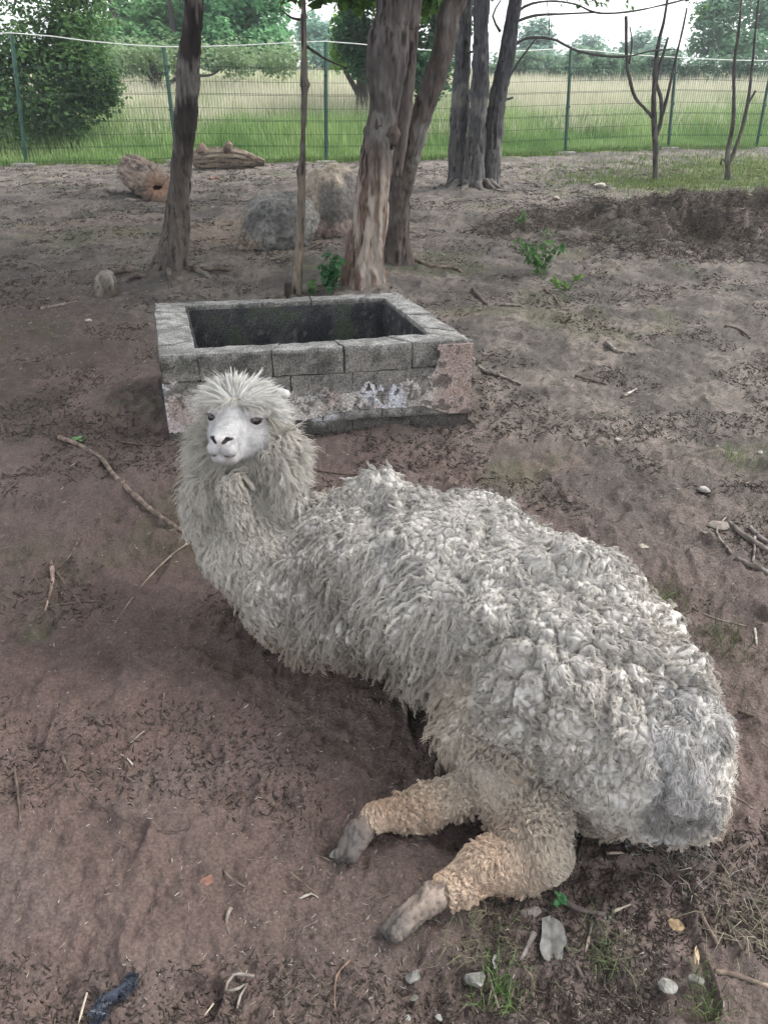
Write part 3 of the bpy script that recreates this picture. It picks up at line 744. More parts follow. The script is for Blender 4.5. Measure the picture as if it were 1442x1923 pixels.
hedge(1085, 1452, 150, 30, 33, 16000, 'long dark blue-green hedge across the back of the meadow at the right', 611, (0.06, 0.125, 0.07), (0.13, 0.22, 0.12))
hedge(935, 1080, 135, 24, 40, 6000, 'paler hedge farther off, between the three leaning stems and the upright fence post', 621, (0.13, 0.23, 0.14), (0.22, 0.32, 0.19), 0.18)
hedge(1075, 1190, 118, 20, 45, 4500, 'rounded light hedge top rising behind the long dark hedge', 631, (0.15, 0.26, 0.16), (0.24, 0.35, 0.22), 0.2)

# ------------------------------------------------------------------ wire fence
def build_fence():
    root = empty('wire_fence', (0, 15.5, 0), 'green welded wire fence on thin steel posts along the meadow', 'fence')
    tops = {(-6.23): (22, 62), (-1.04): (612, 78), 3.58: (1072, 92), 5.85: (1268, 118), 7.9: (1442, 150)}
    info = []
    for i, (x, y) in enumerate(FENCE):
        z0 = gz(x, y); ht = 1.74
        t = np.array((x, y, z0 + ht))
        for k, (a, b) in tops.items():
            if abs(k - x) < 0.05: t = D(a, b, y); t[2] = max(t[2], z0 + 1.62)
        w = 0.024
        V, F = tube([(x, y, z0 - 0.05), (x * .5 + t[0] * .5, y, z0 * .5 + t[2] * .5), t], [0.033] * 3, 4, 0.4)
        p = mesh_np('post', V, F, M_greenmetal, root, smooth=False)
        for hz in (0.25, 0.8, 1.35):
            f = hz / (t[2] - z0); cx = x + (t[0] - x) * f
            V, F = rough_box([np.array(q) for q in ((cx - .034, y - .05, z0 + hz), (cx + .034, y - .05, z0 + hz), (cx + .034, y - .02, z0 + hz), (cx - .034, y - .02, z0 + hz))],
                             [np.array(q) for q in ((cx - .034, y - .05, z0 + hz + .03), (cx + .034, y - .05, z0 + hz + .03), (cx + .034, y - .02, z0 + hz + .03), (cx - .034, y - .02, z0 + hz + .03))], 0, 1, (1, 1, 1), 0)
            mesh_np('clamp', V, F, M_greenmetal, p, smooth=False, origin=(0, 0, 0)).location = tuple(-np.array(root.location))
        if i > 1:
            lo = [np.array(q) for q in ((x - .19, y - .16, z0 - .05), (x + .19, y - .16, z0 - .05), (x + .19, y + .1, z0 - .05), (x - .19, y + .1, z0 - .05))]
            V, F = rough_box(lo, [q + np.array((0, 0, .085)) for q in lo], 0.006, 640 + i, (5, 4, 2), 0.01)
            mesh_np('footing', V, F, M_stone, root, np.tile((0.30, 0.28, 0.25), (len(V), 1)))
        info.append((np.array((x, y, z0)), t))
    for i in range(len(info) - 1):
        (a, at), (b, bt) = info[i], info[i + 1]
        L = np.linalg.norm((b - a)[:2]); parts = []
        n = int(L / 0.05)
        def pt(s, z):
            q = a * (1 - s) + b * s; return np.array((q[0], q[1] - 0.03, gz(q[0], q[1]) * 0 + q[2] + z))
        H = 1.50
        for k in range(n + 1):
            s = k / n
            parts.append(tube([pt(s, 0.03), pt(s, H)], [0.0029] * 2, 3, 9, cap=False))
        for z in (0.05, 0.25, 0.27, 0.45, 0.65, 0.67, 0.85, 1.05, 1.07, 1.25, 1.45, 1.47):
            parts.append(tube([pt(0, z), pt(1, z)], [0.0035] * 2, 3, 9, cap=False))
        V, F = join(parts)
        o = mesh_np('wire_mesh', V, F, M_wire, root, smooth=False); o['kind'] = 'stuff'
    return info
finfo = build_fence()
def build_tape():
    pts = [t + np.array((0, -0.05, 0.0)) for _, t in finfo]
    out = []
    for i in range(len(pts) - 1):
        out.append(pts[i]); out.append((pts[i] + pts[i + 1]) / 2 + np.array((0, 0, -0.015)))
    out.append(pts[-1])
    V, F = tube(out, [0.0085] * len(out), 6, 0.4)
    tag(mesh_np('electric_tape', V, F, M_tape), 'thin white electric fence tape strung along the top of the green posts', 'tape')
build_tape()

# ------------------------------------------------------------------ meadow grass
def blades(X, Y, hgt, wid, colr, seed, lean=0.35, zoff=0.0, head=None):
    r = np.random.default_rng(seed); n = len(X)
    z = ground_z(X, Y, False) + zoff
    a = r.random(n) * 6.283; ln = hgt * lean * (0.3 + r.random(n))
    top = np.stack([X + np.cos(a) * ln, Y + np.sin(a) * ln, z + hgt * (0.9 + 0.1 * r.random(n))], -1)
    mid = np.stack([X + np.cos(a) * ln * 0.35, Y + np.sin(a) * ln * 0.35, z + hgt * 0.55], -1)
    b = r.random(n) * 6.283; w = np.stack([np.cos(b) * wid, np.sin(b) * wid, 0 * b], -1)
    base = np.stack([X, Y, z - 0.02], -1)
    V = np.stack([base - w * .5, base + w * .5, mid + w * .45, mid - w * .45, top], 1).reshape(-1, 3)
    i = np.arange(n)[:, None] * 5
    F = [i + np.array([[0, 1, 2, 3]]), i + np.array([[3, 2, 4]])]
    C = np.repeat(colr, 5, 0)
    if head is not None:
        C = C.reshape(n, 5, 3); C[:, 2:, :] = C[:, 2:, :] * 0.35 + head[:, None] * 0.65; C[:, 4] = head; C = C.reshape(-1, 3)
    return V, F, C

def meadow():
    r = np.random.default_rng(77)
    def region(n, d0, d1, pw=1.0):
        d = d0 + (d1 - d0) * r.random(n) ** pw
        Yb = 15.5 + d; X = (r.random(n) * 2 - 1) * (Yb + 1) * 0.60 + 0.4
        return X, fence_y(X) + d, d
    # short and knee-high green grass behind the wire
    X, Y, d = region(52000, -0.02, 7.0, 1.3)
    ps = np.stack([X, Y, 0 * X], -1); n1 = fbm(ps * 0.7, 3, 701); n2 = fbm(ps * 3, 2, 705)
    h = (0.12 + 0.50 * sstep(0.1, 2.6, d)) * (0.7 + 0.5 * r.random(len(X))) * (1 + 0.35 * n1)
    col = mixc((0.15, 0.27, 0.08), (0.32, 0.43, 0.17), 0.5 + 0.5 * n1 + 0.5 * (r.random(len(X)) - .5))
    A = blades(X, Y, h, 0.016, col, 711)
    # tall grass gone to seed
    X, Y, d = region(64000, 1.6, 14.0, 1.15)
    ps = np.stack([X, Y, 0 * X], -1); n1 = fbm(ps * 0.45, 3, 721)
    keep = r.random(len(X)) < sstep(1.0, 6.5, d + 2.0 * n1)
    X, Y, d, n1 = X[keep], Y[keep], d[keep], n1[keep]
    h = (0.50 + 0.45 * sstep(2, 6, d)) * (0.75 + 0.4 * r.random(len(X))) * (1 + 0.2 * n1)
    col = mixc((0.17, 0.28, 0.09), (0.34, 0.42, 0.19), 0.5 + 0.6 * n1 + 0.3 * (r.random(len(X)) - .5))
    hd = mixc((0.55, 0.50, 0.38), (0.74, 0.69, 0.57), r.random(len(X)))
    hd = mixc(hd, col, sstep(0.1, 0.6, -n1) * 0.6)
    Bq = blades(X, Y, h, 0.017, col, 722, 0.25, head=hd)
    X, Y, d = region(26000, 13.0, 50.0, 1.2)
    h = 0.85 * (0.7 + 0.5 * r.random(len(X)))
    col = mixc((0.2, 0.3, 0.1), (0.38, 0.42, 0.2), r.random(len(X)))
    hd = mixc((0.46, 0.45, 0.28), (0.62, 0.6, 0.42), r.random(len(X)))
    Cq = blades(X, Y, h, 0.05, col, 733, 0.25, head=hd)
    V, F = join([A[:2], Bq[:2], Cq[:2]]); C = np.concatenate([A[2], Bq[2], Cq[2]])
    tag(mesh_np('meadow_grass', V, F, M_grass, None, C, smooth=False), 'tall meadow grass gone to seed beyond the wire fence', 'grass', kind='stuff')
    # thin short turf inside the enclosure near the bare saplings
    X = r.normal(6.4, 1.6, 9000); Y = r.normal(13.6, 1.9, 9000); Xb = r.normal(3.9, 0.8, 2000); Yb = r.normal(12.4, 0.7, 2000)
    X = np.concatenate([X, Xb]); Y = np.concatenate([Y, Yb]); k = (Y < fence_y(X) - 0.05) & (Y > 9.5)
    X, Y = X[k], Y[k]
    col = mixc((0.08, 0.13, 0.035), (0.17, 0.21, 0.08), r.random(len(X)))
    V, F, C = blades(X, Y, 0.035 + 0.04 * r.random(len(X)), 0.012, col, 741)
    tag(mesh_np('short_turf', V, F, M_grass, None, C, smooth=False), 'thin short turf inside the fence around the bare saplings', 'grass', kind='stuff')
    # fringe under the wire
    X = r.uniform(-13, 14, 9000); Y = fence_y(X) + r.normal(0, 0.09, 9000)
    V, F, C = blades(X, Y, 0.04 + 0.09 * r.random(9000), 0.013, mixc((0.10, 0.18, 0.05), (0.22, 0.31, 0.1), r.random(9000)), 751)
    tag(mesh_np('fence_grass', V, F, M_grass, None, C, smooth=False), 'fringe of green grass growing through the foot of the wire fence', 'grass', kind='stuff')
meadow()

# ------------------------------------------------------------------ boulders, logs, stumps
def boulder(name, label, px, py_base, wpx, hpx, Y, seed, colf, ex=(0, 0), depthf=0.9):
    c = D(px, py_base, Y); k = depth(c) / FPX; rx = wpx * k / 2; zb = gz(c[0], Y)
    # icosphere
    import bmesh
    bm = bmesh.new(); bmesh.ops.create_icosphere(bm, subdivisions=6, radius=1)
    V = np.array([v.co[:] for v in bm.verts]); F = np.array([[v.index for v in f.verts] for f in bm.faces]); bm.free()
    n = 1 + 0.10 * vnoise(V * 1.3, seed)[:, None] + 0.07 * fbm(V * 3, 3, seed + 3)[:, None]
    V = V * n
    # flat facets
    for a in ((-0.6, -0.7, 0.2), (0.7, -0.6, 0.35)):
        a = unit(np.array(a)); d = V @ a; V = V - a * (np.maximum(d - 0.86, 0) * 0.55)[:, None]
    V = V + unit(V) * (0.012 * fbm(V * 11, 3, seed + 9))[:, None]
    hz = hpx * k * 1.0
    V = V * np.array((rx, rx * depthf, hz * 0.62)); V[:, 0] += V[:, 2] * ex[0]
    P = V + np.array((c[0], Y, zb + hz * 0.36))
    col = colf(P, V / np.array((rx, rx * depthf, hz * 0.62)))
    o = mesh_np(name, P, F, M_stone, None, col, origin=(c[0], Y, zb)); tag(o, label, 'boulder')
def col_dark(P, V):
    n = fbm(P * 9, 4, 801); m = fbm(P * 40, 2, 805)
    c = mixc((0.10, 0.096, 0.09), (0.205, 0.195, 0.178), 0.5 + 0.7 * n)
    c = mixc(c, (0.24, 0.19, 0.14), sstep(0.25, 0.5, -V[:, 0] * 0.9 - 0.35 * V[:, 2] + 0.25 * n - 0.15) * 0.8)
    return mixc(c, (0.05, 0.05, 0.05), sstep(0.3, 0.8, m) * 0.7)
def col_split(P, V):
    n = fbm(P * 8, 4, 811); m = fbm(P * 45, 2, 815)
    c = mixc((0.27, 0.225, 0.175), (0.40, 0.34, 0.27), 0.5 + 0.8 * n)
    band = sstep(0.55, 0.30, np.abs(V[:, 2] * 0.8 - V[:, 0] * 0.25 - 0.12) + 0.12 * n) * sstep(-0.55, -0.25, V[:, 0])
    c = mixc(c, (0.12, 0.112, 0.105), band * 0.9)
    c = mixc(c, (0.36, 0.28, 0.24), sstep(-0.12, -0.25, V[:, 2] + 0.12 * n) * sstep(-0.75, -0.4, V[:, 0]))
    return mixc(c, (0.07, 0.065, 0.06), sstep(0.4, 0.9, m) * 0.5)
boulder('boulder', 'dark grey rounded boulder with a tan left flank, in front of the paler boulder', 519, 446, 146, 98, 7.45, 821, col_dark, (0.30, 0))
boulder('boulder', 'tan and grey boulder with a pale pink lower face, half hidden by the peeling tree', 632, 430, 128, 124, 8.25, 831, col_split)

def wood_cols(V, ax, seed, a, b):
    n = fbm(np.stack([V @ ax * 3, V[:, 0] * 0 + (V @ np.cross(ax, (0, 0, 1.0))) * 30, V[:, 2] * 30], -1), 4, seed)
    m = fbm(V * 6, 3, seed + 3)
    c = mixc(a, b, 0.5 + 0.6 * n + 0.3 * m)
    return mixc(c, (0.03, 0.022, 0.018), sstep(0.25, 0.8, -n + 0.2 * m) * 0.8)
def log_disp(ax, amp, seed):
    def f(P, a, t, R):
        q = np.stack([P @ ax * 2.5, np.cos(a) * 5, np.sin(a) * 5], -1)
        return amp * (1 - 2 * np.abs(fbm(q, 3, seed))) + amp * 0.5 * vnoise(P * 3, seed + 5)
    return f
def build_logs():
    # hollow one lying obliquely
    zb = 0.20
    a = W(243, 318, 0.27); b = W(300, 352, 0.17)
    ax = b - a; ax[1] -= 0.12; ax = unit(ax); L = 1.25
    c = (a + b) / 2; s = c - ax * L * .5; e = c + ax * L * .5
    root = empty('log', (c[0], c[1], 0), 'short thick split log with a hollow reddish end, left of the leaning trunk', 'log')
    V, F = tube([s, c, e], [0.19, 0.215, 0.18], 72, 0.025, log_disp(ax, 0.026, 841), cap=False)
    n = len(V)
    # inner hollow surface and ring closing the ends
    seg = 72; rings = n // seg; cc = V.reshape(rings, seg, 3).mean(1, keepdims=True)
    Vin = (cc + (V.reshape(rings, seg, 3) - cc) * np.array((0.34, 0.34, 0.16))).reshape(-1, 3)
    Fi = F[0][:, ::-1] + n
    idx = np.arange(n).reshape(rings, seg); nx = np.roll(idx, -1, 1)
    e1 = np.stack([idx[0], idx[0] + n, nx[0] + n, nx[0]], -1); e2 = np.stack([nx[-1], nx[-1] + n, idx[-1] + n, idx[-1]], -1)
    VV = np.concatenate([V, Vin])
    col = wood_cols(VV, ax, 845, (0.12, 0.09, 0.07), (0.25, 0.195, 0.15)); col[n:] = mixc((0.2, 0.11, 0.075), (0.32, 0.19, 0.13), 0.5 + fbm(Vin * 12, 3, 847))
    mesh_np('wood', VV, [F[0], Fi, e1, e2], M_wood, root, col)
    V, F = tube([s + ax * 0.12, s + ax * 0.08 - np.array((0.02, 0, 0.25))], [0.06, 0.03], 10, 0.04, bark_disp(0.01, 18, 851))
    mesh_np('branch_stub', V, F, M_wood, root, wood_cols(V, ax, 852, (0.12, 0.09, 0.065), (0.24, 0.18, 0.13)))
    # flat one against the fence
    pts = [(366, 300, 34), (400, 300, 36), (440, 298, 34), (470, 301, 22), (497, 306, 9)]
    P, R = px_path(pts, 13.9); ax = unit(P[-1] - P[0])
    root = empty('log', (P[1][0], 13.9, 0), 'long grey-brown log with two short branch stubs lying along the foot of the fence', 'log')
    V, F = tube(P, R, 48, 0.03, log_disp(ax, 0.03, 861))
    mesh_np('wood', V, F, M_wood, root, wood_cols(V, ax, 865, (0.11, 0.085, 0.065), (0.23, 0.185, 0.14)))
    for st in ([(382, 290, 26), (379, 278, 20), (375, 270, 10)], [(428, 288, 20), (429, 275, 16), (433, 268, 12)]):
        Q, Rr = px_path(st, 13.85); V, F = tube(Q, Rr, 16, 0.03, bark_disp(0.012, 20, 871))
        mesh_np('branch_stub', V, F, M_wood, root, wood_cols(V, ax, 872, (0.10, 0.075, 0.06), (0.2, 0.15, 0.11)))
build_logs()

def stump(pp, Y, label, seed, lo, hi, amp=0.008):
    P, R = px_path(pp, Y); root = empty('stump', (P[0][0], P[0][1], 0), label, 'stump')
    V, F = tube(P, R, 30, 0.01, bark_disp(amp, 22, seed, 0.3, 3))
    mesh_np('wood', V, F, M_bark, root, trunk_colors(V, 0.02, 0.2, lo, hi, seed + 3))
    Q = P[0]; 
    for dx, dy in ((-0.22, -0.04), (0.26, -0.06)):
        e = Q + np.array((dx, dy, 0)); e[2] = gz(e[0], e[1]); V, F = tube([Q, (Q + e) / 2 + np.array((0, 0, 0.008)), e], [0.035, 0.016, 0.006], 8, 0.03)
        mesh_np('root', V, F, M_bark, root, trunk_colors(V, 3, 4, (0.12, 0.1, 0.08), (0.1, 0.1, 0.1), seed + 5))
stump([(194, 564, 70), (196, 550, 50), (198, 534, 42), (203, 520, 34), (208, 511, 14)], 5.72, 'small grey broken stump poking from the earth left of the tub', 881, (0.13, 0.105, 0.085), (0.24, 0.21, 0.18))
stump([(541, 560, 16), (541, 545, 16), (541, 531, 15)], 5.72, 'dark cut stub close beside the left foot of the pole-like sapling', 891, (0.05, 0.042, 0.035), (0.06, 0.05, 0.04), 0.003)

# ------------------------------------------------------------------ air
def haze():
    m = bpy.data.materials.new('air_haze'); m.use_nodes = True; N, L = m.node_tree.nodes, m.node_tree.links
    N.remove(N['Principled BSDF']); v = N.new('ShaderNodeVolumePrincipled'); v.inputs['Color'].default_value = (0.86, 0.92, 1.0, 1); v.inputs['Density'].default_value = 0.0016
    v.inputs['Anisotropy'].default_value = 0.3
    L.new(v.outputs[0], N['Material Output'].inputs['Volume'])
    x0, x1, y0, y1, z0, z1 = -480, 480, -60, 480, -2.0, 16.0
    V = np.array([(x, y, z) for z in (z0, z1) for y in (y0, y1) for x in (x0, x1)], float)
    F = np.array([(0, 2, 3, 1), (4, 5, 7, 6), (0, 1, 5, 4), (2, 6, 7, 3), (0, 4, 6, 2), (1, 3, 7, 5)])
    tag(mesh_np('haze', V, F, m, smooth=False), kind='stuff')
haze()
# ------------------------------------------------------------------ signed distance modelling for the animal
def s_cap(P, a, b, ra, rb):
    a = np.asarray(a, float); b = np.asarray(b, float); ab = b - a
    h = np.clip(((P - a) @ ab) / (ab @ ab), 0, 1)
    return np.linalg.norm(P - a - h[..., None] * ab, axis=-1) - (ra * (1 - h) + rb * h)
def s_ell(P, c, r, R=None):
    q = P - np.asarray(c, float)
    if R is not None: q = q @ R
    r = np.asarray(r, float)
    k0 = np.linalg.norm(q / r, axis=-1); k1 = np.linalg.norm(q / (r * r), axis=-1)
    return k0 * (k0 - 1) / np.maximum(k1, 1e-9)
def smin(a, b, k):
    h = np.clip(0.5 + 0.5 * (b - a) / k, 0, 1); return b * (1 - h) + a * h - k * h * (1 - h)
def smax(a, b, k): return -smin(-a, -b, k)

def surface_nets(fn, lo, hi, vox):
    lo = np.asarray(lo, float); n = np.ceil((np.asarray(hi) - lo) / vox).astype(int) + 1
    g = np.stack(np.meshgrid(*[np.arange(k) for k in n], indexing='ij'), -1).reshape(-1, 3) * vox + lo
    S = np.concatenate([fn(g[i:i + 400000]) for i in range(0, len(g), 400000)]).reshape(n)
    ins = S < 0
    c = [(0, 0, 0), (1, 0, 0), (0, 1, 0), (1, 1, 0), (0, 0, 1), (1, 0, 1), (0, 1, 1), (1, 1, 1)]
    def cor(A, q): return A[q[0]:A.shape[0] - 1 + q[0], q[1]:A.shape[1] - 1 + q[1], q[2]:A.shape[2] - 1 + q[2]]
    cnt = sum(cor(ins, q).astype(int) for q in c)
    act = (cnt > 0) & (cnt < 8)
    ids = -np.ones(act.shape, np.int64); I = np.argwhere(act); ids[act] = np.arange(len(I))
    acc = np.zeros((len(I), 3)); num = np.zeros(len(I))
    for a in range(8):
        for b in range(a + 1, 8):
            qa, qb = np.array(c[a]), np.array(c[b])
            if np.abs(qa - qb).sum() != 1: continue
            va = S[tuple((I + qa).T)]; vb = S[tuple((I + qb).T)]
            m = (va < 0) != (vb < 0); t = np.where(m, va / np.where(m, va - vb, 1), 0)
            acc += m[:, None] * (qa + t[:, None] * (qb - qa)); num += m
    V = (I + acc / num[:, None]) * vox + lo
    F = []
    for ax in range(3):
        o1, o2 = [(1, 2), (2, 0), (0, 1)][ax]
        sl0 = [slice(None)] * 3; sl1 = [slice(None)] * 3; sl0[ax] = slice(0, -1); sl1[ax] = slice(1, None)
        A, Bq = ins[tuple(sl0)], ins[tuple(sl1)]
        e = np.argwhere(A != Bq)
        e = e[(e[:, o1] > 0) & (e[:, o2] > 0) & (e[:, o1] < n[o1] - 1) & (e[:, o2] < n[o2] - 1)]
        d1 = np.zeros(3, int); d1[o1] = 1; d2 = np.zeros(3, int); d2[o2] = 1
        q = np.stack([ids[tuple((e - d1 - d2).T)], ids[tuple((e - d2).T)], ids[tuple(e.T)], ids[tuple((e - d1).T)]], -1)
        flip = ~A[tuple(e.T)]
        q[flip] = q[flip][:, ::-1]; F.append(q)
    return V, np.concatenate(F)

def vert_normals(V, F):
    q = V[F]; fn = np.cross(q[:, 2] - q[:, 0], q[:, 3] - q[:, 1]); N = np.zeros_like(V)
    for k in range(4): np.add.at(N, F[:, k], fn)
    return unit(N)

# ------------------------------------------------------------------ the alpaca: pose (world metres)
A_ = lambda *a: W(*a)
BODY = [(W(575, 1062, .21), .175), (W(680, 1065, .24), .22), (W(830, 1103, .25), .256), (W(975, 1188, .245), .258), (W(1085, 1288, .225), .235), (W(1172, 1355, .205), .202)]
NECK = [(W(560, 1080, .20), .17), (W(482, 1015, .29), .145), (W(462, 930, .41), .124), (W(454, 862, .52), .112)]
NECK[3] = (NECK[3][0] + np.array((0, 0.03, 0)), .122)
THIGH = [(W(1080, 1315, .18), .200), (W(985, 1340, .16), .152), (W(912, 1352, .13), .100), (W(940, 1440, .10), .080)]
LEGB = [(W(958, 1465, .10), .080), (W(1000, 1540, .075), .068), (W(1018, 1600, .058), .052), (W(905, 1634, .048), .038), (W(815, 1683, .036), .0235)]
LEGA = [(W(925, 1470, .07), .056), (W(800, 1508, .048), .035), (W(708, 1532, .042), .023), (W(675, 1562, .034), .0215)]
TAIL = [(W(1288, 1330, .31), .064), (W(1304, 1405, .275), .076), (W(1292, 1470, .19), .074), (W(1290, 1500, .09), .060)]
RUMP = (W(1202, 1385, .19), .168)
LOBES = [(D(526, 845, 1.85), D(536, 945, 1.83), .040, .048), (D(536, 945, 1.83), D(518, 978, 1.82), .046, .03), (D(388, 925, 1.825), D(378, 985, 1.81), .040, .035), (D(437, 912, 1.77), D(455, 985, 1.755), .032, .025)]
def chain(P, ch, k=0.0):
    d = None
    for (a, ra), (b, rb) in zip(ch[:-1], ch[1:]):
        q = s_cap(P, a, b, ra, rb); d = q if d is None else (smin(d, q, k) if k else np.minimum(d, q))
    return d
def d_body(P):
    d = chain(P, BODY, 0.03)
    d = smin(d, np.linalg.norm(P - RUMP[0], axis=-1) - RUMP[1], 0.05)
    # brisket fullness low at the front, folded forelegs tucked beneath
    d = smin(d, s_cap(P, W(560, 1110, .14), W(700, 1160, .14), .125, .13), 0.06)
    d = smin(d, s_cap(P, W(640, 1170, .06), W(780, 1220, .06), .055, .06), 0.04)
    return d
def toe_pair(P, a, b, r, side, gap):
    a = np.asarray(a); b = np.asarray(b); s = unit(np.asarray(side, float)) * gap
    d1 = s_cap(P, a + s * .6, b + s, r, r * .72); d2 = s_cap(P, a - s * .6, b - s, r, r * .72)
    return smin(d1, d2, 0.003)
FOOTB = (LEGB[-1][0], W(738, 1748, .020)); FOOTA = (LEGA[-1][0], W(652, 1604, .022))
def foot(P, F, side):
    a, b = F; d = toe_pair(P, a, b, .0215, side, .0140)
    ax = unit(b - a)
    d = smin(d, s_cap(P, a + (b - a) * .35 - np.array((0, 0, .010)), b - ax * .01 - np.array((0, 0, .008)), .017, .013), .01)
    return d
def d_legs(P):
    d = np.minimum(chain(P, LEGB, 0.02), chain(P, LEGA, 0.015))
    d = smin(d, foot(P, FOOTB, (0.45, -0.6, 0.55)), .012)
    d = smin(d, foot(P, FOOTA, (0.75, -0.35, 0.35)), .012)
    return d
def d_all(P):
    d = smin(d_body(P), chain(P, NECK, 0.03), 0.05)
    for a, b, ra, rb in LOBES: d = smin(d, s_cap(P, a, b, ra, rb), 0.012)
    d = smin(d, chain(P, THIGH, 0.03), 0.05)
    d = smin(d, chain(P, TAIL, 0.02), 0.025)
    d = smin(d, d_legs(P), 0.02)
    return smax(d, -(P[..., 2] - 0.004), 0.01)

# head frame: X right as seen, Y forward out of the muzzle, Z up
_y = math.radians(-7); _e = math.radians(20)
HF = np.array((math.sin(_y) * math.cos(_e), -math.cos(_y) * math.cos(_e), math.sin(_e)))
_r = math.radians(-2)
HX = unit(np.cross((0, 0, 1.0), HF)); 
HU = np.cross(HF, HX)
if HU[2] < 0: HU = -HU
if HX[0] < 0: HX = -HX
HX, HU = HX * math.cos(_r) + HU * math.sin(_r), HU * math.cos(_r) - HX * math.sin(_r)
HO = D(441, 786, 1.80) - HF * 0.045 - HU * 0.010
HM = np.stack([HX, HF, HU])            # rows: local axes in world
def h2w(p): return HO + np.asarray(p, float) @ HM
def w2h(p): return (np.asarray(p, float) - HO) @ HM.T

EYE = [(-0.0585, 0.046, 0.010), (0.0585, 0.046, 0.010)]
def rot_z(a):
    c, s = math.cos(a), math.sin(a); return np.array(((c, -s, 0), (s, c, 0), (0, 0, 1.0)))
def d_head(p):
    X = np.abs(p[..., 0]); Q = p.copy(); Q[..., 0] = X
    d = s_ell(Q, (0, -.010, .018), (.064, .078, .062))
    d = smin(d, s_cap(Q, (0, .02, -.012), (0, .120, -.036), .050, .031), .03)          # muzzle
    d = smin(d, s_cap(Q, (.010, .10, -.018), (.008, .138, -.034), .020, .017), .014)  # bridge of the nose
    d = smin(d, s_cap(Q, (.022, -.03, -.055), (.010, .085, -.070), .036, .026), .025)  # jaw
    d = smin(d, s_ell(Q, (.038, .018, -.034), (.036, .050, .040)), .025)                # cheeks
    d = smin(d, s_ell(Q, (.0150, .134, -.059), (.0215, .022, .0185)), .012)            # upper lip lobes
    d = smin(d, s_ell(Q, (0, .112, -.083), (.032, .031, .0185)), .014)                 # chin
    d = smin(d, s_ell(Q, (0, .146, -.037), (.021, .016, .013)), .008)                  # nose pad
    d = smin(d, s_ell(Q, (.0205, .1385, -.0335), (.0085, .012, .010)), .006)           # nostril wings
    # eye socket: lids bulge then an almond opening
    d = smin(d, s_ell(Q, (.0520, .042, .0115), (.021, .021, .019)), .012)
    d = smin(d, s_cap(Q, (.040, .062, .027), (.064, .040, .0285), .0085, .0085), .010)  # brow
    R = rot_z(-math.radians(48))
    d = smax(d, -s_ell(Q, (.0600, .0560, .0095), (.0168, .013, .0080), R), .003)
    # nostrils, mouth, cleft
    n = np.minimum(s_cap(Q, (.0095, .1600, -.0425), (.0165, .1535, -.0330), .0030, .0046), s_cap(Q, (.0165, .1535, -.0330), (.0265, .1440, -.0315), .0046, .0022))
    d = smax(d, -n, .002)
    d = smax(d, -s_cap(Q, (0, .164, -.046), (0, .1595, -.070), .0019, .0026), .0025)
    m = np.minimum(s_cap(Q, (0, .155, -.0745), (.018, .147, -.0775), .0020, .0020), s_cap(Q, (.018, .147, -.0775), (.040, .112, -.0685), .0020, .0014))
    d = smax(d, -m, .0035)
    return d

def face_color(p, V):
    Q = p.copy(); Q[:, 0] = np.abs(Q[:, 0])
    n = fbm(p * 60, 3, 901)
    c = mixc((0.30, 0.293, 0.288), (0.40, 0.393, 0.388), 0.5 + 0.8 * n)
    nose = s_ell(Q, (0, .150, -.038), (.022, .016, .014))
    c = mixc(c, (0.50, 0.47, 0.46), sstep(.006, -.002, nose))
    n_ = np.minimum(s_cap(Q, (.0095, .1600, -.0425), (.0165, .1535, -.0330), .0030, .0046), s_cap(Q, (.0165, .1535, -.0330), (.0265, .1440, -.0315), .0046, .0022))
    c = mixc(c, (0.035, 0.028, 0.03), sstep(.0022, .0004, n_))
    m = np.minimum(s_cap(Q, (0, .155, -.0745), (.018, .147, -.0775), .0026, .0026), s_cap(Q, (.018, .147, -.0775), (.039, .112, -.0665), .0026, .0018))
    c = mixc(c, (0.07, 0.055, 0.055), sstep(.0028, .0004, m))
    c = mixc(c, (0.10, 0.085, 0.085), sstep(.0022, .0002, s_cap(Q, (0, .164, -.046), (0, .1595, -.070), .0019, .0026)))
    # grey skin smudge on the bridge and dark-rimmed lids
    c = mixc(c, (0.34, 0.31, 0.31), sstep(.010, .002, s_ell(p, (-.012, .088, .018), (.007, .016, .012))) * (0.35 + 0.5 * n))
    R = rot_z(-math.radians(48)); e = s_ell(Q, (.0600, .0560, .0095), (.0168, .013, .0080), R)
    c = mixc(c, (0.10, 0.085, 0.08), sstep(.0028, .0004, e))
    c = mixc(c, (0.40, 0.36, 0.34), sstep(.012, .004, e) * 0.6)
    c = mixc(c, (0.24, 0.21, 0.19), sstep(0.25, 0.8, fbm(p * 38, 3, 903)) * sstep(0.07, 0.12, p[:, 1]) * 0.35)
    c = mixc(c, (0.26, 0.23, 0.21), sstep(-0.075, -0.095, p[:, 2]) * 0.35)
    return c

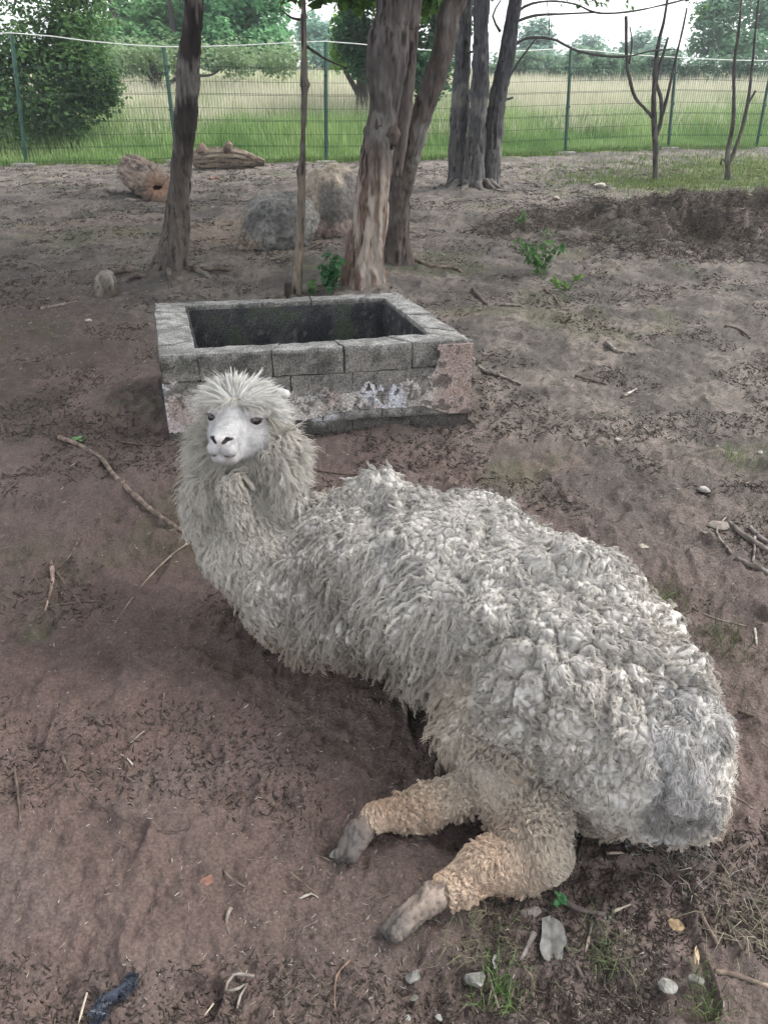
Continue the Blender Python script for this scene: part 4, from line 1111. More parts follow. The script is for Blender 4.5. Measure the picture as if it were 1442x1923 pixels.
def subdivide(V, F):
    a = np.concatenate([F[:, [0, 1]], F[:, [1, 2]], F[:, [2, 3]], F[:, [3, 0]]]); a = np.sort(a, 1)
    key = a[:, 0].astype(np.int64) * len(V) + a[:, 1]; u, inv = np.unique(key, return_inverse=True)
    e0, e1 = u // len(V), u % len(V); E = (V[e0] + V[e1]) / 2; C = V[F].mean(1); n, m, k = len(V), len(E), len(F)
    ei = inv.reshape(4, k).T + n; ci = np.arange(k) + n + m
    # pull the old corners towards their neighbours so that the refined surface stays round
    acc = np.zeros_like(V); cnt = np.zeros(n); np.add.at(acc, e0, E); np.add.at(acc, e1, E); np.add.at(cnt, e0, 1); np.add.at(cnt, e1, 1)
    V0 = V * 0.6 + 0.4 * acc / np.maximum(cnt, 1)[:, None]
    Fn = np.concatenate([np.stack([F[:, 0], ei[:, 0], ci, ei[:, 3]], 1), np.stack([ei[:, 0], F[:, 1], ei[:, 1], ci], 1), np.stack([ci, ei[:, 1], F[:, 2], ei[:, 2]], 1), np.stack([ei[:, 3], ci, ei[:, 2], F[:, 3]], 1)])
    return np.concatenate([V0, E, C]), Fn

# ------------------------------------------------------------------ wool as real curls
class Wool:
    def __init__(s): s.P, s.R, s.C = [], [], []
    def add(s, root, nrm, lay, L, colr, ns=12, spread=0.010, coil=0.004, cyc=2.5, k=10, bend=0.7, loop=0.0, rad=0.0007, conv=0.7, jit=0.12, tipcol=1.08, seed=0):
        r = np.random.default_rng(seed); M = len(root)
        L = np.broadcast_to(L, (M,)); coil = np.broadcast_to(coil, (M,)); cyc = np.broadcast_to(cyc, (M,)); spread = np.broadcast_to(spread, (M,))
        b1 = unit(np.cross(nrm, lay + 1e-4)); b2 = np.cross(nrm, b1)
        rep = lambda a: np.repeat(a, ns, 0)
        n, d, x1, x2 = rep(nrm), rep(lay), rep(b1), rep(b2)
        a = r.random(M * ns) * 6.283; q = np.sqrt(r.random(M * ns)) * rep(spread)
        off = x1 * (np.cos(a) * q)[:, None] + x2 * (np.sin(a) * q)[:, None]
        root_ = rep(root) + off - n * 0.004
        LL = rep(L) * (0.75 + 0.4 * r.random(M * ns)); ph = rep(r.random(M) * 6.283) + r.normal(0, 0.35, M * ns)
        cc = rep(coil) * (0.7 + 0.6 * r.random(M * ns)); cy = rep(cyc)
        d = unit(d + r.normal(0, jit, d.shape))
        t = np.linspace(0, 1, k)[None, :]
        up = (t - bend * t * t * 0.55)[..., None]; al = (bend * t ** 1.5)[..., None]
        ax = n[:, None] * up * LL[:, None, None] * 0.9 + d[:, None] * al * LL[:, None, None]
        if loop:
            Hh = loop * (0.8 + 0.4 * rep(r.random(M)))
            ax = n[:, None] * (np.sin(math.pi * t ** 0.75) * 1.0)[..., None] * Hh[:, None, None] + d[:, None] * (t * 0.9)[..., None] * LL[:, None, None]
        amp = (cc[:, None] * t ** 0.6)[..., None]; th = (ph[:, None] + cy[:, None] * 6.283 * t)[..., None]
        perp = unit(np.cross(d, n) + 1e-5)[:, None]; oth = unit(n + 0.3 * d)[:, None]
        P = root_[:, None] - off[:, None] * conv * (t ** 1.0)[..., None] + ax + amp * (np.cos(th) * perp + np.sin(th) * oth * 0.8) - amp[:, :1] * 0
        P[:, :, 2] = np.maximum(P[:, :, 2], 0.004)
        base = np.array((1.0, 0.55, 0.12)); rr = rad * (1 - (0.35 if loop else 0.75) * t ** 2) * np.ones((M * ns, 1))
        c = rep(colr) * (0.88 + 0.24 * r.random((M * ns, 1))); c = c[:, None] * (0.90 + (tipcol - 0.90) * t)[..., None]  # strands darker at the root: crease shade put into their colour
        s.P.append(P.reshape(-1, 3)); s.R.append((rr * rep(np.ones(M))[:, None]).reshape(-1)); s.C.append(c.reshape(-1, 3)); s.k = k
        s.S = getattr(s, 'S', []) + [np.full(M * ns, k)]
    def build(s, name, parent):
        hc = bpy.data.hair_curves.new(name); sizes = np.concatenate(s.S)
        hc.add_curves([int(v) for v in sizes])
        org = np.array(parent.matrix_basis.translation)
        P = (np.concatenate(s.P) - org).astype(np.float32); hc.points.foreach_set('position', P.ravel())
        a = hc.attributes.get('radius') or hc.attributes.new('radius', 'FLOAT', 'POINT'); a.data.foreach_set('value', np.concatenate(s.R).astype(np.float32))
        C = np.ones((len(P), 4), np.float32); C[:, :3] = np.clip(np.concatenate(s.C), 0, 0.92)
        a = hc.attributes.new('tint', 'FLOAT_COLOR', 'POINT'); a.data.foreach_set('color', C.ravel())
        hc.materials.append(M_wool)
        o = bpy.data.objects.new(name, hc); put(o, parent); print('wool', name, len(sizes), len(P)); return o

def sample(V, F, N, n, seed):
    r = np.random.default_rng(seed); q = V[F]
    ar = 0.5 * np.linalg.norm(np.cross(q[:, 2] - q[:, 0], q[:, 3] - q[:, 1]), axis=1)
    f = r.choice(len(F), n, p=ar / ar.sum()); u, v = r.random((n, 1)), r.random((n, 1))
    def bl(A): A = A[F[f]]; return (A[:, 0] * (1 - u) + A[:, 1] * u) * (1 - v) + (A[:, 3] * (1 - u) + A[:, 2] * u) * v
    return bl(V), unit(bl(N)), ar.sum()

def nearest(tree, P):
    out = np.zeros(len(P)); ix = np.zeros(len(P), int); second = np.zeros(len(P))
    for i, p in enumerate(P.tolist()):
        r = tree.find_n(p, 2); out[i] = r[0][2]; ix[i] = r[0][1]; second[i] = r[1][2]
    return out, ix, second
def kd(P):
    t = kdtree.KDTree(len(P))
    for i, p in enumerate(P.tolist()): t.insert(p, i)
    t.balance(); return t
def thin(P, dmin):
    """greedy thinning of points to a minimum spacing through a hash grid"""
    keep, cell = [], {}
    for i, p in enumerate(P):
        k = tuple(np.floor(p / dmin).astype(int)); ok = True
        for dx in (-1, 0, 1):
            for dy in (-1, 0, 1):
                for dz in (-1, 0, 1):
                    for j in cell.get((k[0] + dx, k[1] + dy, k[2] + dz), ()):
                        if ((P[j] - p) ** 2).sum() < dmin * dmin: ok = False; break
                    if not ok: break
                if not ok: break
            if not ok: break
        if ok: keep.append(i); cell.setdefault(k, []).append(i)
    return np.array(keep)

def build_alpaca():
    root = empty('alpaca', (0.2, 1.45, 0), 'white woolly alpaca lying on bare earth, head raised, hind legs stretched out', 'alpaca')
    V, F = surface_nets(d_all, (-0.68, 0.70, -0.02), (1.02, 2.35, 0.72), 0.0095)
    V, F = subdivide(V, F); V, F = subdivide(V, F)
    N = vert_normals(V, F)
    def hit(px, py):
        o_ = np.array((0, 0, CAM_H)); d_ = W(px, py, 0.0) - o_; Ld = np.linalg.norm(d_); d_ = d_ / Ld; t_ = 0.6
        for _ in range(60):
            q_ = o_ + d_ * t_; s_ = float(d_all(q_[None])[0])
            if s_ < 0.002 or t_ > Ld: break
            t_ += max(s_ * 0.8, 0.002)
        return o_ + d_ * t_
    TS = [hit(*q) for q in ((1302, 1330), (1314, 1390), (1308, 1450), (1290, 1505), (1282, 1530))]
    def tailm(P): return sstep(.080, .045, chain(P, [(t_, 0.0) for t_ in TS]) + 0.045 * vnoise(P * 13, 955)) * 0.85
    dl = lambda P: np.minimum(np.minimum(chain(P, LEGA), chain(P, LEGB)), np.minimum(foot(P, FOOTA, (0.75, -0.35, 0.35)), foot(P, FOOTB, (0.45, -0.6, 0.55))))
    def legm(P): return sstep(.05, .0, dl(P) - 0.5 * np.minimum(chain(P, THIGH), d_body(P)))
    def neckm(P): return sstep(0.02, -0.02, chain(P, NECK[1:]) - d_body(P))
    def footm(P):   # bare pasterns and toes
        e = np.minimum(s_cap(P, *FOOTA, .024, .02), s_cap(P, *FOOTB, .03, .02))
        return sstep(.020, .004, e)
    # lumps of felted locks: a raised cushion round every centre, a crease between
    Pc, Nc, area = sample(V, F, N, 40000, 911)
    def warp(P, s): return (P + 0.012 * np.stack([vnoise(P * 22, s), vnoise(P * 22, s + 1), vnoise(P * 22, s + 2)], -1)) * np.array((1, 1, 0.62))
    def lumps(sp, width, seed, pw):
        Q = warp(Pc[:: 1 if sp < 0.03 else 4], seed); cc = Q[thin(Q, sp)]; t_ = kd(cc); d_, i_, s_ = nearest(t_, warp(V, seed))
        wl_ = 0.65 + 0.55 * vnoise(cc * 9, seed + 5); return (np.clip((s_ - d_) / width, 0, 1) ** pw) * wl_[i_], cc[i_]
    l1, c1 = lumps(0.042, 0.020, 913, 0.5); l2, c2 = lumps(0.0175, 0.0085, 919, 0.45)
    cen = Pc[::4][thin(Pc[::4], 0.036)]; tr = kd(cen)
    m = (1 - legm(V)) * (1 - footm(V)); m = m * (1 - 0.65 * neckm(V))
    big = fbm(V * np.array([7, 7, 7]), 3, 917)
    crease = np.zeros(len(V))
    for wd_, dp_, ln in ((.016, 1.0, ((775, 1280), (830, 1255), (896, 1235), (931, 1205), (997, 1195), (1067, 1222), (1153, 1250), (1190, 1222))), (.014, .9, ((1150, 1262), (1133, 1306), (1145, 1372))),
                         (.014, .9, ((772, 905), (768, 950), (745, 1010), (735, 1080))), (.012, .8, ((906, 1018), (916, 983), (916, 932))), (.012, .8, ((1022, 1003), (1037, 1053), (1090, 1120))),
                         (.016, 1.0, ((1249, 1440), (1236, 1490), (1199, 1524))), (.012, .7, ((650, 960), (640, 1040), (600, 1120))), (.010, .6, ((860, 1080), (900, 1130), (905, 1200))), (.010, .6, ((1040, 1300), (1010, 1370), (1020, 1430)))):
        hp = [hit(*q) for q in ln]
        dd = np.min([s_cap(V, a_, b_, 0, 0) for a_, b_ in zip(hp[:-1], hp[1:])], axis=0) + 0.006 * vnoise(V * 30, 937)
        crease = np.maximum(crease, dp_ * np.exp(-(dd / wd_) ** 2))
    fine = fbm(V * np.array([120, 120, 60.0]), 2, 927)
    Vd = V + N * ((-0.024 * crease + l1 * 0.0155 * (1 + 0.9 * vnoise(V * 5, 933)) + l2 * (0.0092 + 0.003 * l1) - 0.008 + 0.026 * big + 0.018 * (1 - 2.4 * np.abs(vnoise(V * np.array([5, 5, 5.0]) + 3.3, 935))) + 0.0012 * fine) * m)[:, None]
    Vd = Vd - N * (0.008 * footm(V))[:, None]; ok = sstep(0.0, 0.04, V[:, 2]); Vd = V * (1 - ok[:, None]) + Vd * ok[:, None]
    # finer surface for the lower legs and feet
    lo = np.minimum(LEGA[2][0], FOOTB[1]) - 0.06; 
    V2, F2 = surface_nets(lambda P: smax(d_legs(P), -(P[..., 2] - 0.003), 0.004) - 0.0005, (-0.16, 0.80, -0.01), (0.42, 1.24, 0.17), 0.0042)
    N2 = vert_normals(V2, F2)
    wr = fbm(V2 * np.array([90, 90, 60.0]), 3, 921); V2 = V2 + N2 * (0.0034 * (1 - 2 * np.abs(wr)) * footm(V2))[:, None]
    # head
    V3, F3 = surface_nets(d_head, (-.085, -.11, -.125), (.085, .18, .10), 0.0023)
    V3l = V3.copy(); col3 = face_color(V3, V3); V3 = h2w(V3)
    F3 = F3 if np.dot(np.cross(HX, HF), HU) > 0 else F3[:, ::-1]
    N3 = vert_normals(V3, F3)
    skin = mixc((0.345, 0.324, 0.294), (0.49, 0.465, 0.428), 0.5 + 0.6 * fbm(Vd * 12, 3, 923))
    skin = skin * (0.86 + 0.26 * np.clip(l2, 0, 1))[:, None] * (1 + 0.12 * vnoise(c2 * 90, 929))[:, None]  # creases between lumps tinted darker, their shade put into the base colour
    skin = mixc(skin, (0.32, 0.265, 0.205), 0.7 * sstep(0.20, 0.05, Vd[:, 2]))
    skin = mixc(skin, (0.42, 0.35, 0.27), 0.75 * sstep(0.12, -0.03, chain(Vd, THIGH[2:])))
    skin = mixc(skin, mixc((0.30, 0.285, 0.262), (0.46, 0.44, 0.415), 0.5 + fbm(Vd * 30, 3, 953)), tailm(Vd))
    skin = mixc(skin, (0.36, 0.325, 0.27), neckm(Vd) * 0.8)
    lg = legm(Vd); skin = mixc(skin, (0.38, 0.33, 0.27), lg); skin = mixc(skin, (0.17, 0.14, 0.118), footm(Vd))
    c2 = mixc((0.36, 0.27, 0.19), mixc(mixc((0.15, 0.12, 0.10), (0.27, 0.215, 0.178), 0.5 + fbm(V2 * 45, 3, 925)), (0.10, 0.088, 0.08), sstep(0.07, 0.02, np.minimum(np.linalg.norm(V2 - FOOTA[1], axis=1) - 0.02, np.linalg.norm(V2 - FOOTB[1], axis=1)))), footm(V2) * 1.3)
    # keep bare grey toe tips on A greyer
    VV = np.concatenate([Vd, V2, V3]); FF = np.concatenate([F, F2 + len(Vd), F3 + len(Vd) + len(V2)])
    CC = np.concatenate([skin, c2, col3])
    mesh_np('body', VV, FF, M_skin, root, CC)
    for i, e in enumerate(EYE):
        c = h2w((e[0] * 0.885, e[1] + .0005, e[2]))
        import bmesh
        bm = bmesh.new(); bmesh.ops.create_uvsphere(bm, u_segments=28, v_segments=16, radius=0.0165)
        sv = np.array([v.co[:] for v in bm.verts]); fs = [[v.index for v in f.verts] for f in bm.faces]; bm.free()
        f4 = np.array([f for f in fs if len(f) == 4]); f3 = np.array([f for f in fs if len(f) == 3])
        mesh_np('eye', sv + c, [f4, f3], M_eye, root)
    # nails: two per foot
    for (a, b), sd in ((FOOTA, (0.75, -0.35, 0.35)), (FOOTB, (0.45, -0.6, 0.55))):
        ax = unit(b - a); s = unit(np.array(sd)) * .0125
        for q in (s, -s):
            p = b + q + ax * 0.006
            V_, F_ = tube([p - ax * .006 + np.array((0, 0, .004)), p + ax * .008, p + ax * .014 - np.array((0, 0, .004))], [.0085, .0065, .003], 12, .004)
            mesh_np('toenail', V_, F_, M_tint, root, np.tile((0.05, 0.045, 0.042), (len(V_), 1)))
    # ears
    for sgn, yaw in ((1, 0.0), (-1, 0.0)):
        b = (sgn * .052, -.045, .060); t = (sgn * .1155, -.028, .079) if sgn > 0 else (sgn * .090, -.075, .055)
        V_, F_ = tube([h2w(b), h2w((np.array(b) + np.array(t)) / 2 + np.array((0, 0, .006))), h2w(t)], [.018, .018, .0095], 20, .006)
        mesh_np('ear', V_, F_, M_skin, root, np.tile((0.50, 0.48, 0.46), (len(V_), 1)))

    # ---------------- fleece
    W_ = Wool()
    N_d = vert_normals(Vd, F)
    down = np.array((0, 0, -1.0))
    P, Nn, _ = sample(Vd, F, N_d, 62000, 931)
    Ns_ = Nn
    k = ~((P[:, 2] < 0.03) & (Nn[:, 2] < 0.2)); P, Nn = P[k], Nn[k]
    lm, tm, nm, fm = legm(P), tailm(P), neckm(P), footm(P)
    hl = w2h(P); face = (hl[:, 1] > 0.0) & (np.abs(hl[:, 0]) < 0.085) & (hl[:, 2] > -0.125) & (hl[:, 2] < 0.12)
    r = np.random.default_rng(933)
    isleg = (lm > 0.5); isneck = (nm > 0.5) & ~isleg; istail = (tm > 0.5) & ~isleg & ~isneck
    isbody = ~(isleg | isneck | istail)
    d, ix, sec = nearest(tr, P)
    tocen = cen[ix] - P; tocen = tocen - Nn * (tocen * Nn).sum(1, keepdims=True)
    lay0 = down - Nn * (Nn @ down)[:, None]
    rnd = r.normal(0, 1, P.shape); rnd = rnd - Nn * (rnd * Nn).sum(1, keepdims=True)
    swirl = np.stack([vnoise(P * 13, 941), vnoise(P * 13, 942), vnoise(P * 13, 943)], -1) * 1.3; swirl = swirl - Nn * (swirl * Nn).sum(1, keepdims=True)
    dirty = fbm(P * 5, 3, 945)
    base = mixc((0.345, 0.317, 0.280), (0.55, 0.516, 0.464), 0.5 + 0.8 * dirty)
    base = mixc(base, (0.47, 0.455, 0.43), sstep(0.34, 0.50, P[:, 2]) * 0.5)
    low = sstep(0.22, 0.04, P[:, 2]); base = mixc(base, (0.31, 0.25, 0.19), low * 0.75)
    thg = sstep(0.12, -0.03, chain(P, THIGH[2:])); base = mixc(base, (0.45, 0.375, 0.29), thg * 0.8)
    base = base * (0.80 + 0.34 * r.random((len(P), 1)))
    # body
    b = isbody & (r.random(len(P)) < 0.55)
    lay = unit(tocen[b] * 15 + lay0[b] * 0.6 + rnd[b] * 0.45 + swirl[b] * 1.0 + 1e-5)
    LB = 0.015 + 0.020 * r.random(b.sum())
    W_.add(P[b], Nn[b], lay, LB, base[b], ns=8, spread=0.0034, coil=0.0014 + 0.0024 * r.random(b.sum()), cyc=0.8 + 1.2 * r.random(b.sum()), k=9, loop=0.0045, rad=0.0005, conv=0.3, jit=0.10, seed=1)
    b = isbody & (r.random(len(P)) < 0.19)
    lay = unit(tocen[b] * 12 + lay0[b] * 0.8 + rnd[b] * 0.35 + swirl[b] * 1.0 + 1e-5)
    W_.add(P[b], Nn[b], lay, 0.022 + 0.022 * r.random(b.sum()), base[b] * 1.06, ns=12, spread=0.0042, coil=0.0026 + 0.0026 * r.random(b.sum()), cyc=1.0 + 1.2 * r.random(b.sum()), k=12, loop=0.0050, rad=0.00055, conv=0.60, jit=0.04, seed=11)
    # wavy hanging locks over the shoulder
    sh = isbody & (np.abs(P[:, 0] + 0.05) < 0.22) & (Nn[:, 2] < 0.8) & (r.random(len(P)) < 0.10)
    lay = unit(lay0[sh] + rnd[sh] * 0.12 + np.array((-0.25, 0, 0)))
    W_.add(P[sh], Nn[sh], lay, 0.062, base[sh] * 1.04, ns=10, spread=0.0045, coil=0.0026, cyc=3.0, k=16, loop=0.011, rad=0.0007, conv=0.6, jit=0.05, seed=2)
    # neck: longer creamy wavy locks
    nk = isneck & ~face & (r.random(len(P)) < 0.55)
    Pn, Nk = P[nk], Nn[nk]; cn = mixc(base[nk], np.array((0.50, 0.46, 0.395)), 0.65 * sstep(0.25, 0.5, Pn[:, 2])) 
    cn = mixc(cn, (0.42, 0.345, 0.26), 0.35 * sstep(0.30, 0.16, Pn[:, 2]))
    side = unit(Nk * np.array((1, 1, 0)) + 1e-5)
    lay = unit(lay0[nk] * 1.0 + rnd[nk] * 0.22 + swirl[nk] * 0.35)
    W_.add(Pn, Nk, lay, 0.040 + 0.022 * r.random(len(Pn)), cn, ns=10, spread=0.0048, coil=0.0030 + 0.0028 * r.random(len(Pn)), cyc=1.5 + 1.5 * r.random(len(Pn)), k=15, loop=0.010, rad=0.0007, conv=0.8, jit=0.05, seed=3)
    # tail: grey matted
    tl = istail
    ct = mixc((0.27, 0.255, 0.235), (0.56, 0.54, 0.52), 0.5 + 0.9 * fbm(P[tl] * 16, 3, 951)) * (0.85 + 0.3 * r.random((tl.sum(), 1)))
    lay = unit(lay0[tl] + rnd[tl] * 0.35)
    W_.add(P[tl], Nn[tl], lay, 0.028, ct, ns=10, spread=0.0045, coil=0.0022, cyc=1.2, k=10, loop=0.006, rad=0.00055, conv=0.4, jit=0.15, seed=4)
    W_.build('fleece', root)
    # chaff and bits of straw caught in the wool
    WD = Wool(); q = r.choice(np.flatnonzero(isbody & (P[:, 2] > 0.05)), 420, replace=False)
    dl_ = rnd[q]; WD.add(P[q] + Nn[q] * 0.010, Nn[q], unit(dl_), 0.008 + 0.016 * r.random(420), mixc((0.04, 0.03, 0.022), (0.32, 0.27, 0.2), r.random(420) ** 2), ns=1, spread=0.001, coil=0.0006, cyc=0.5, k=5, bend=1.4, rad=0.0009, conv=0.1, seed=21)
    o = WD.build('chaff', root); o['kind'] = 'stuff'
    # legs: tan curls
    WL = Wool()
    Pl, Nl, _ = sample(V2, F2, N2, 11500, 961)
    k = (Pl[:, 2] > 0.012) & (np.minimum(s_cap(Pl, *FOOTA, .038, .055), s_cap(Pl, *FOOTB, .036, .055)) > 0.0) & (legm(Pl) > 0.2); Pl, Nl = Pl[k], Nl[k]
    nf_ = np.minimum(np.linalg.norm(P - LEGA[-1][0], axis=1), np.linalg.norm(P - LEGB[-1][0], axis=1)); kk_ = (lm > 0.25) & (np.minimum(s_cap(P, *FOOTA, .05, .06), s_cap(P, *FOOTB, .05, .06)) > 0.0)
    P2l, N2l = P[kk_], Nn[kk_]
    k = Pl[:, 2] > 0
    Pl = np.concatenate([Pl, P2l]); Nl = np.concatenate([Nl, N2l])
    lay0l = down - Nl * (Nl @ down)[:, None]; r2 = np.random.default_rng(963)
    rn = r2.normal(0, 1, Pl.shape); rn = rn - Nl * (rn * Nl).sum(1, keepdims=True)
    near_foot = np.minimum(np.linalg.norm(Pl - LEGA[-1][0], axis=1), np.linalg.norm(Pl - LEGB[-1][0], axis=1))
    hock = sstep(0.10, 0.02, np.linalg.norm(Pl - LEGB[2][0], axis=1))
    Ll = 0.012 + 0.022 * sstep(0.0, 0.12, near_foot) + 0.012 * hock
    tanc = mixc((0.37, 0.268, 0.195), (0.55, 0.44, 0.34), 0.5 + 0.8 * fbm(Pl * 14, 3, 965))
    up_ = sstep(0.13, 0.30, near_foot); tanc = mixc(tanc, (0.43, 0.39, 0.33), up_ * 0.85)
    tanc = tanc * (0.82 + 0.34 * r2.random((len(Pl), 1)))
    sw_ = np.stack([vnoise(Pl * 14, 967), vnoise(Pl * 14, 968), vnoise(Pl * 14, 969)], -1)
    lay = unit(lay0l * 0.9 + rn * 0.4 + sw_ * 0.9 + np.array((-0.2, -0.15, 0)))
    WL.add(Pl, Nl, lay, Ll, tanc, ns=11, spread=0.0034, coil=0.0030 + 0.0026 * r2.random(len(Pl)), cyc=1.0 + 1.1 * r2.random(len(Pl)), k=13, loop=0.0085, rad=0.00055, conv=0.75, jit=0.05, seed=5)
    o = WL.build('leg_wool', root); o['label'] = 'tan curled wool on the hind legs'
    # head wool: topknot radiating from a whorl on the brow, ruff behind the cheeks, fuzz on the face
    WH = Wool()
    Ph, Nh, _ = sample(V3, F3, N3, 26000, 971); h = w2h(Ph); r3 = np.random.default_rng(973)
    cap = (h[:, 2] > 0.040 + 0.10 * np.maximum(h[:, 1] - 0.03, 0)) | ((h[:, 1] < -0.005) & (h[:, 2] > 0.0)) | ((h[:, 1] < 0.012) & (h[:, 2] > 0.028))
    cheek = ~cap & (h[:, 1] < 0.004)
    c_i = cap & (r3.random(len(Ph)) < 0.22) & ~((np.abs(h[:, 0]) < 0.012) & (h[:, 1] > 0.045) & (h[:, 2] < 0.066))
    Pc_, Nc_ = Ph[c_i], Nh[c_i]
    wh = h2w((0.0, .066, .052)); out = Pc_ - wh; out = out - Nc_ * (out * Nc_).sum(1, keepdims=True)
    fr = sstep(0.02, 0.06, w2h(Pc_)[:, 1])
    rn = r3.normal(0, 1, Pc_.shape)
    hx_ = w2h(Pc_)[:, 0:1]; lay = unit(unit(out) + rn * 0.22 + HX[None] * (hx_ / 0.06) * 0.5)
    mid_ = (np.abs(hx_[:, 0]) < 0.02) & (w2h(Pc_)[:, 2] < 0.05); Pc_ = Pc_ + np.where(mid_, 0.0, 0.0)[:, None]
    cc = mixc((0.46, 0.44, 0.40), (0.66, 0.65, 0.62), r3.random(len(Pc_)))
    WH.add(Pc_, unit(Nc_ + 0.25 * HU), lay, 0.042 + 0.026 * r3.random(len(Pc_)) + 0.016 * np.abs(w2h(Pc_)[:, 0]) / 0.06 * (w2h(Pc_)[:, 0] < 0), cc, ns=11, spread=0.0065, coil=0.0008, cyc=1.2, k=10, bend=1.0, rad=0.0006, conv=0.97, jit=0.03, seed=6)
    # fringe over the brow
    fr_i = cap & ~((np.abs(h[:, 0]) < 0.010) & (h[:, 1] > 0.05)) & (h[:, 1] > 0.018) & (h[:, 2] < 0.068) & (r3.random(len(Ph)) < 0.45); Pb, Nb = Ph[fr_i], Nh[fr_i]; hb = w2h(Pb)
    lay = unit(-HU * 0.55 + HX[None] * (hb[:, 0:1] / 0.05) * 1.0 + HF * 0.1 + r3.normal(0, 0.22, Pb.shape))
    WH.add(Pb, unit(Nb + 0.2 * HU), lay, 0.026 + 0.016 * r3.random(len(Pb)), mixc((0.42, 0.39, 0.34), (0.57, 0.55, 0.51), r3.random(len(Pb))), ns=8, spread=0.004, coil=0.0012, cyc=1.5, k=9, bend=1.1, rad=0.0005, conv=0.9, jit=0.06, seed=16)
    ck = cheek & (r3.random(len(Ph)) < 0.30)
    Pk, Nk_ = Ph[ck], Nh[ck]
    lay = unit(-HF * 0.4 + down * 0.7 + unit(Nk_) * 0.4 + r3.normal(0, 0.2, Pk.shape))
    WH.add(Pk, Nk_, lay, 0.045 + 0.02 * r3.random(len(Pk)), mixc((0.37, 0.34, 0.28), (0.52, 0.495, 0.44), r3.random(len(Pk))), ns=9, spread=0.007, coil=0.0015, cyc=2.2, k=11, bend=1.0, rad=0.0006, conv=0.7, seed=7)
    # fuzz
    fz = ~cap & ~cheek
    hh = h[fz].copy(); hh[:, 0] = np.abs(hh[:, 0]); R = rot_z(-math.radians(48))
    free = (s_ell(hh, (.0600, .0560, .0095), (.0168, .013, .0080), R) > 0.003) & (s_ell(hh, (0, .150, -.040), (.026, .018, .017)) > 0.0) & (hh[:, 1] < 0.150)
    Pf, Nf = Ph[fz][free], Nh[fz][free]
    lay = unit(-HF + 0.3 * down + r3.normal(0, 0.2, Pf.shape)); lay = unit(lay - Nf * (lay * Nf).sum(1, keepdims=True))
    Lf = 0.0055 + 0.012 * sstep(0.06, 0.0, w2h(Pf)[:, 1])
    WH.add(Pf, Nf, lay, Lf, mixc((0.34, 0.335, 0.33), (0.45, 0.445, 0.44), r3.random(len(Pf))), ns=4, spread=0.002, coil=0.0004, cyc=1, k=5, bend=1.35, rad=0.00038, conv=0.2, jit=0.25, seed=8)
    # lashes over the eyes
    for e in EYE:
        sg = np.sign(e[0]); tt_ = np.linspace(-1, 1, 26); pe = np.stack([e[0] * 0.98 + sg * 0.004 + tt_ * 0.010, 0.0575 - sg * tt_ * 0.010 + 0 * tt_, e[2] + 0.0085 - 0.002 * tt_ ** 2], -1)
        WH.add(h2w(pe), np.tile(unit(HF + HX * sg * 0.6), (26, 1)), np.tile(unit(HF * 0.8 + HX * sg - HU * 0.35), (26, 1)), 0.011, np.tile((0.16, 0.145, 0.135), (26, 1)), ns=2, spread=0.001, coil=0.0002, cyc=0.5, k=5, bend=0.9, rad=0.0003, conv=0.2, seed=31)
    # ruff of the upper neck standing out sideways round the face
    Pq, Nq, _ = sample(Vd, F, N_d, 26000, 981); hq = w2h(Pq)
    k = (neckm(Pq) > 0.5) & (Pq[:, 2] > 0.36) & ~((hq[:, 1] > -0.01) & (np.abs(hq[:, 0]) < 0.07)); Pq, Nq = Pq[k], Nq[k]
    lay = unit(unit(Nq * np.array((1, 0.4, 0.2)) + 1e-5) * 0.7 + down * sstep(0.66, 0.5, Pq[:, 2])[:, None] * 1.1 + r3.normal(0, 0.2, Pq.shape))
    hq_ = w2h(Pq)[:, 0]
    cq = mixc((0.37, 0.345, 0.295), (0.55, 0.525, 0.475), r3.random(len(Pq)))
    WH.add(Pq, Nq, lay, (0.036 + 0.026 * r3.random(len(Pq))) * (0.45 + 0.55 * sstep(0.38, 0.54, Pq[:, 2])) * np.where(hq_ > 0, 0.75, 1.0), cq, ns=8, spread=0.006, coil=0.0022 + 0.0024 * r3.random(len(Pq)), cyc=1.4 + 1.6 * r3.random(len(Pq)), k=13, bend=1.15, rad=0.00062, conv=0.75, seed=9)
    # ear fluff
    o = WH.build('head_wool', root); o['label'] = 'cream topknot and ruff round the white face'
build_alpaca()
# ------------------------------------------------------------------ sticks, stones, leaves and litter on the ground
def stick(path, wpx, label, cat='stick', name='stick', cA=(0.17, 0.13, 0.10), cB=(0.07, 0.055, 0.045), seed=0, lift=0.4, taper=0.5, group=None, seg=8, bumps=0.0012):
    P, R = [], []
    n = len(path)
    for i, (x, y) in enumerate(path):
        g = gp(x, y); r = max(0.0009, wpx * (1 - (1 - taper) * i / max(1, n - 1)) * depth(g) / (2 * FPX))
        g[2] += r * lift + 0.002; P.append(g); R.append(r)
    V, F = tube(P, R, seg, 0.012, bark_disp(bumps, 40, seed))
    c = mixc(cB, cA, 0.5 + 0.7 * fbm(V * np.array([60, 60, 60.]), 3, seed)); o = np.mean(P, 0)
    return tag(mesh_np(name, V, F, M_wood, None, c, origin=o), label, cat, group)
stick([(112, 824), (150, 838), (192, 865), (214, 893), (250, 929), (296, 968), (348, 1002)], 9.5, 'long bent bare stick running under the neck of the alpaca', seed=1001, cA=(0.26, 0.20, 0.16), cB=(0.10, 0.075, 0.06), taper=0.8, bumps=0.002)
stick([(98, 1062), (100, 1090), (96, 1112), (86, 1148)], 8, 'short pale peeled stick left of the crossing twigs', seed=1002, cA=(0.36, 0.26, 0.22))
stick([(150, 1012), (136, 1040), (112, 1068)], 5, 'thin dark twig above the short peeled stick', 'twig', 'twig', seed=1003)
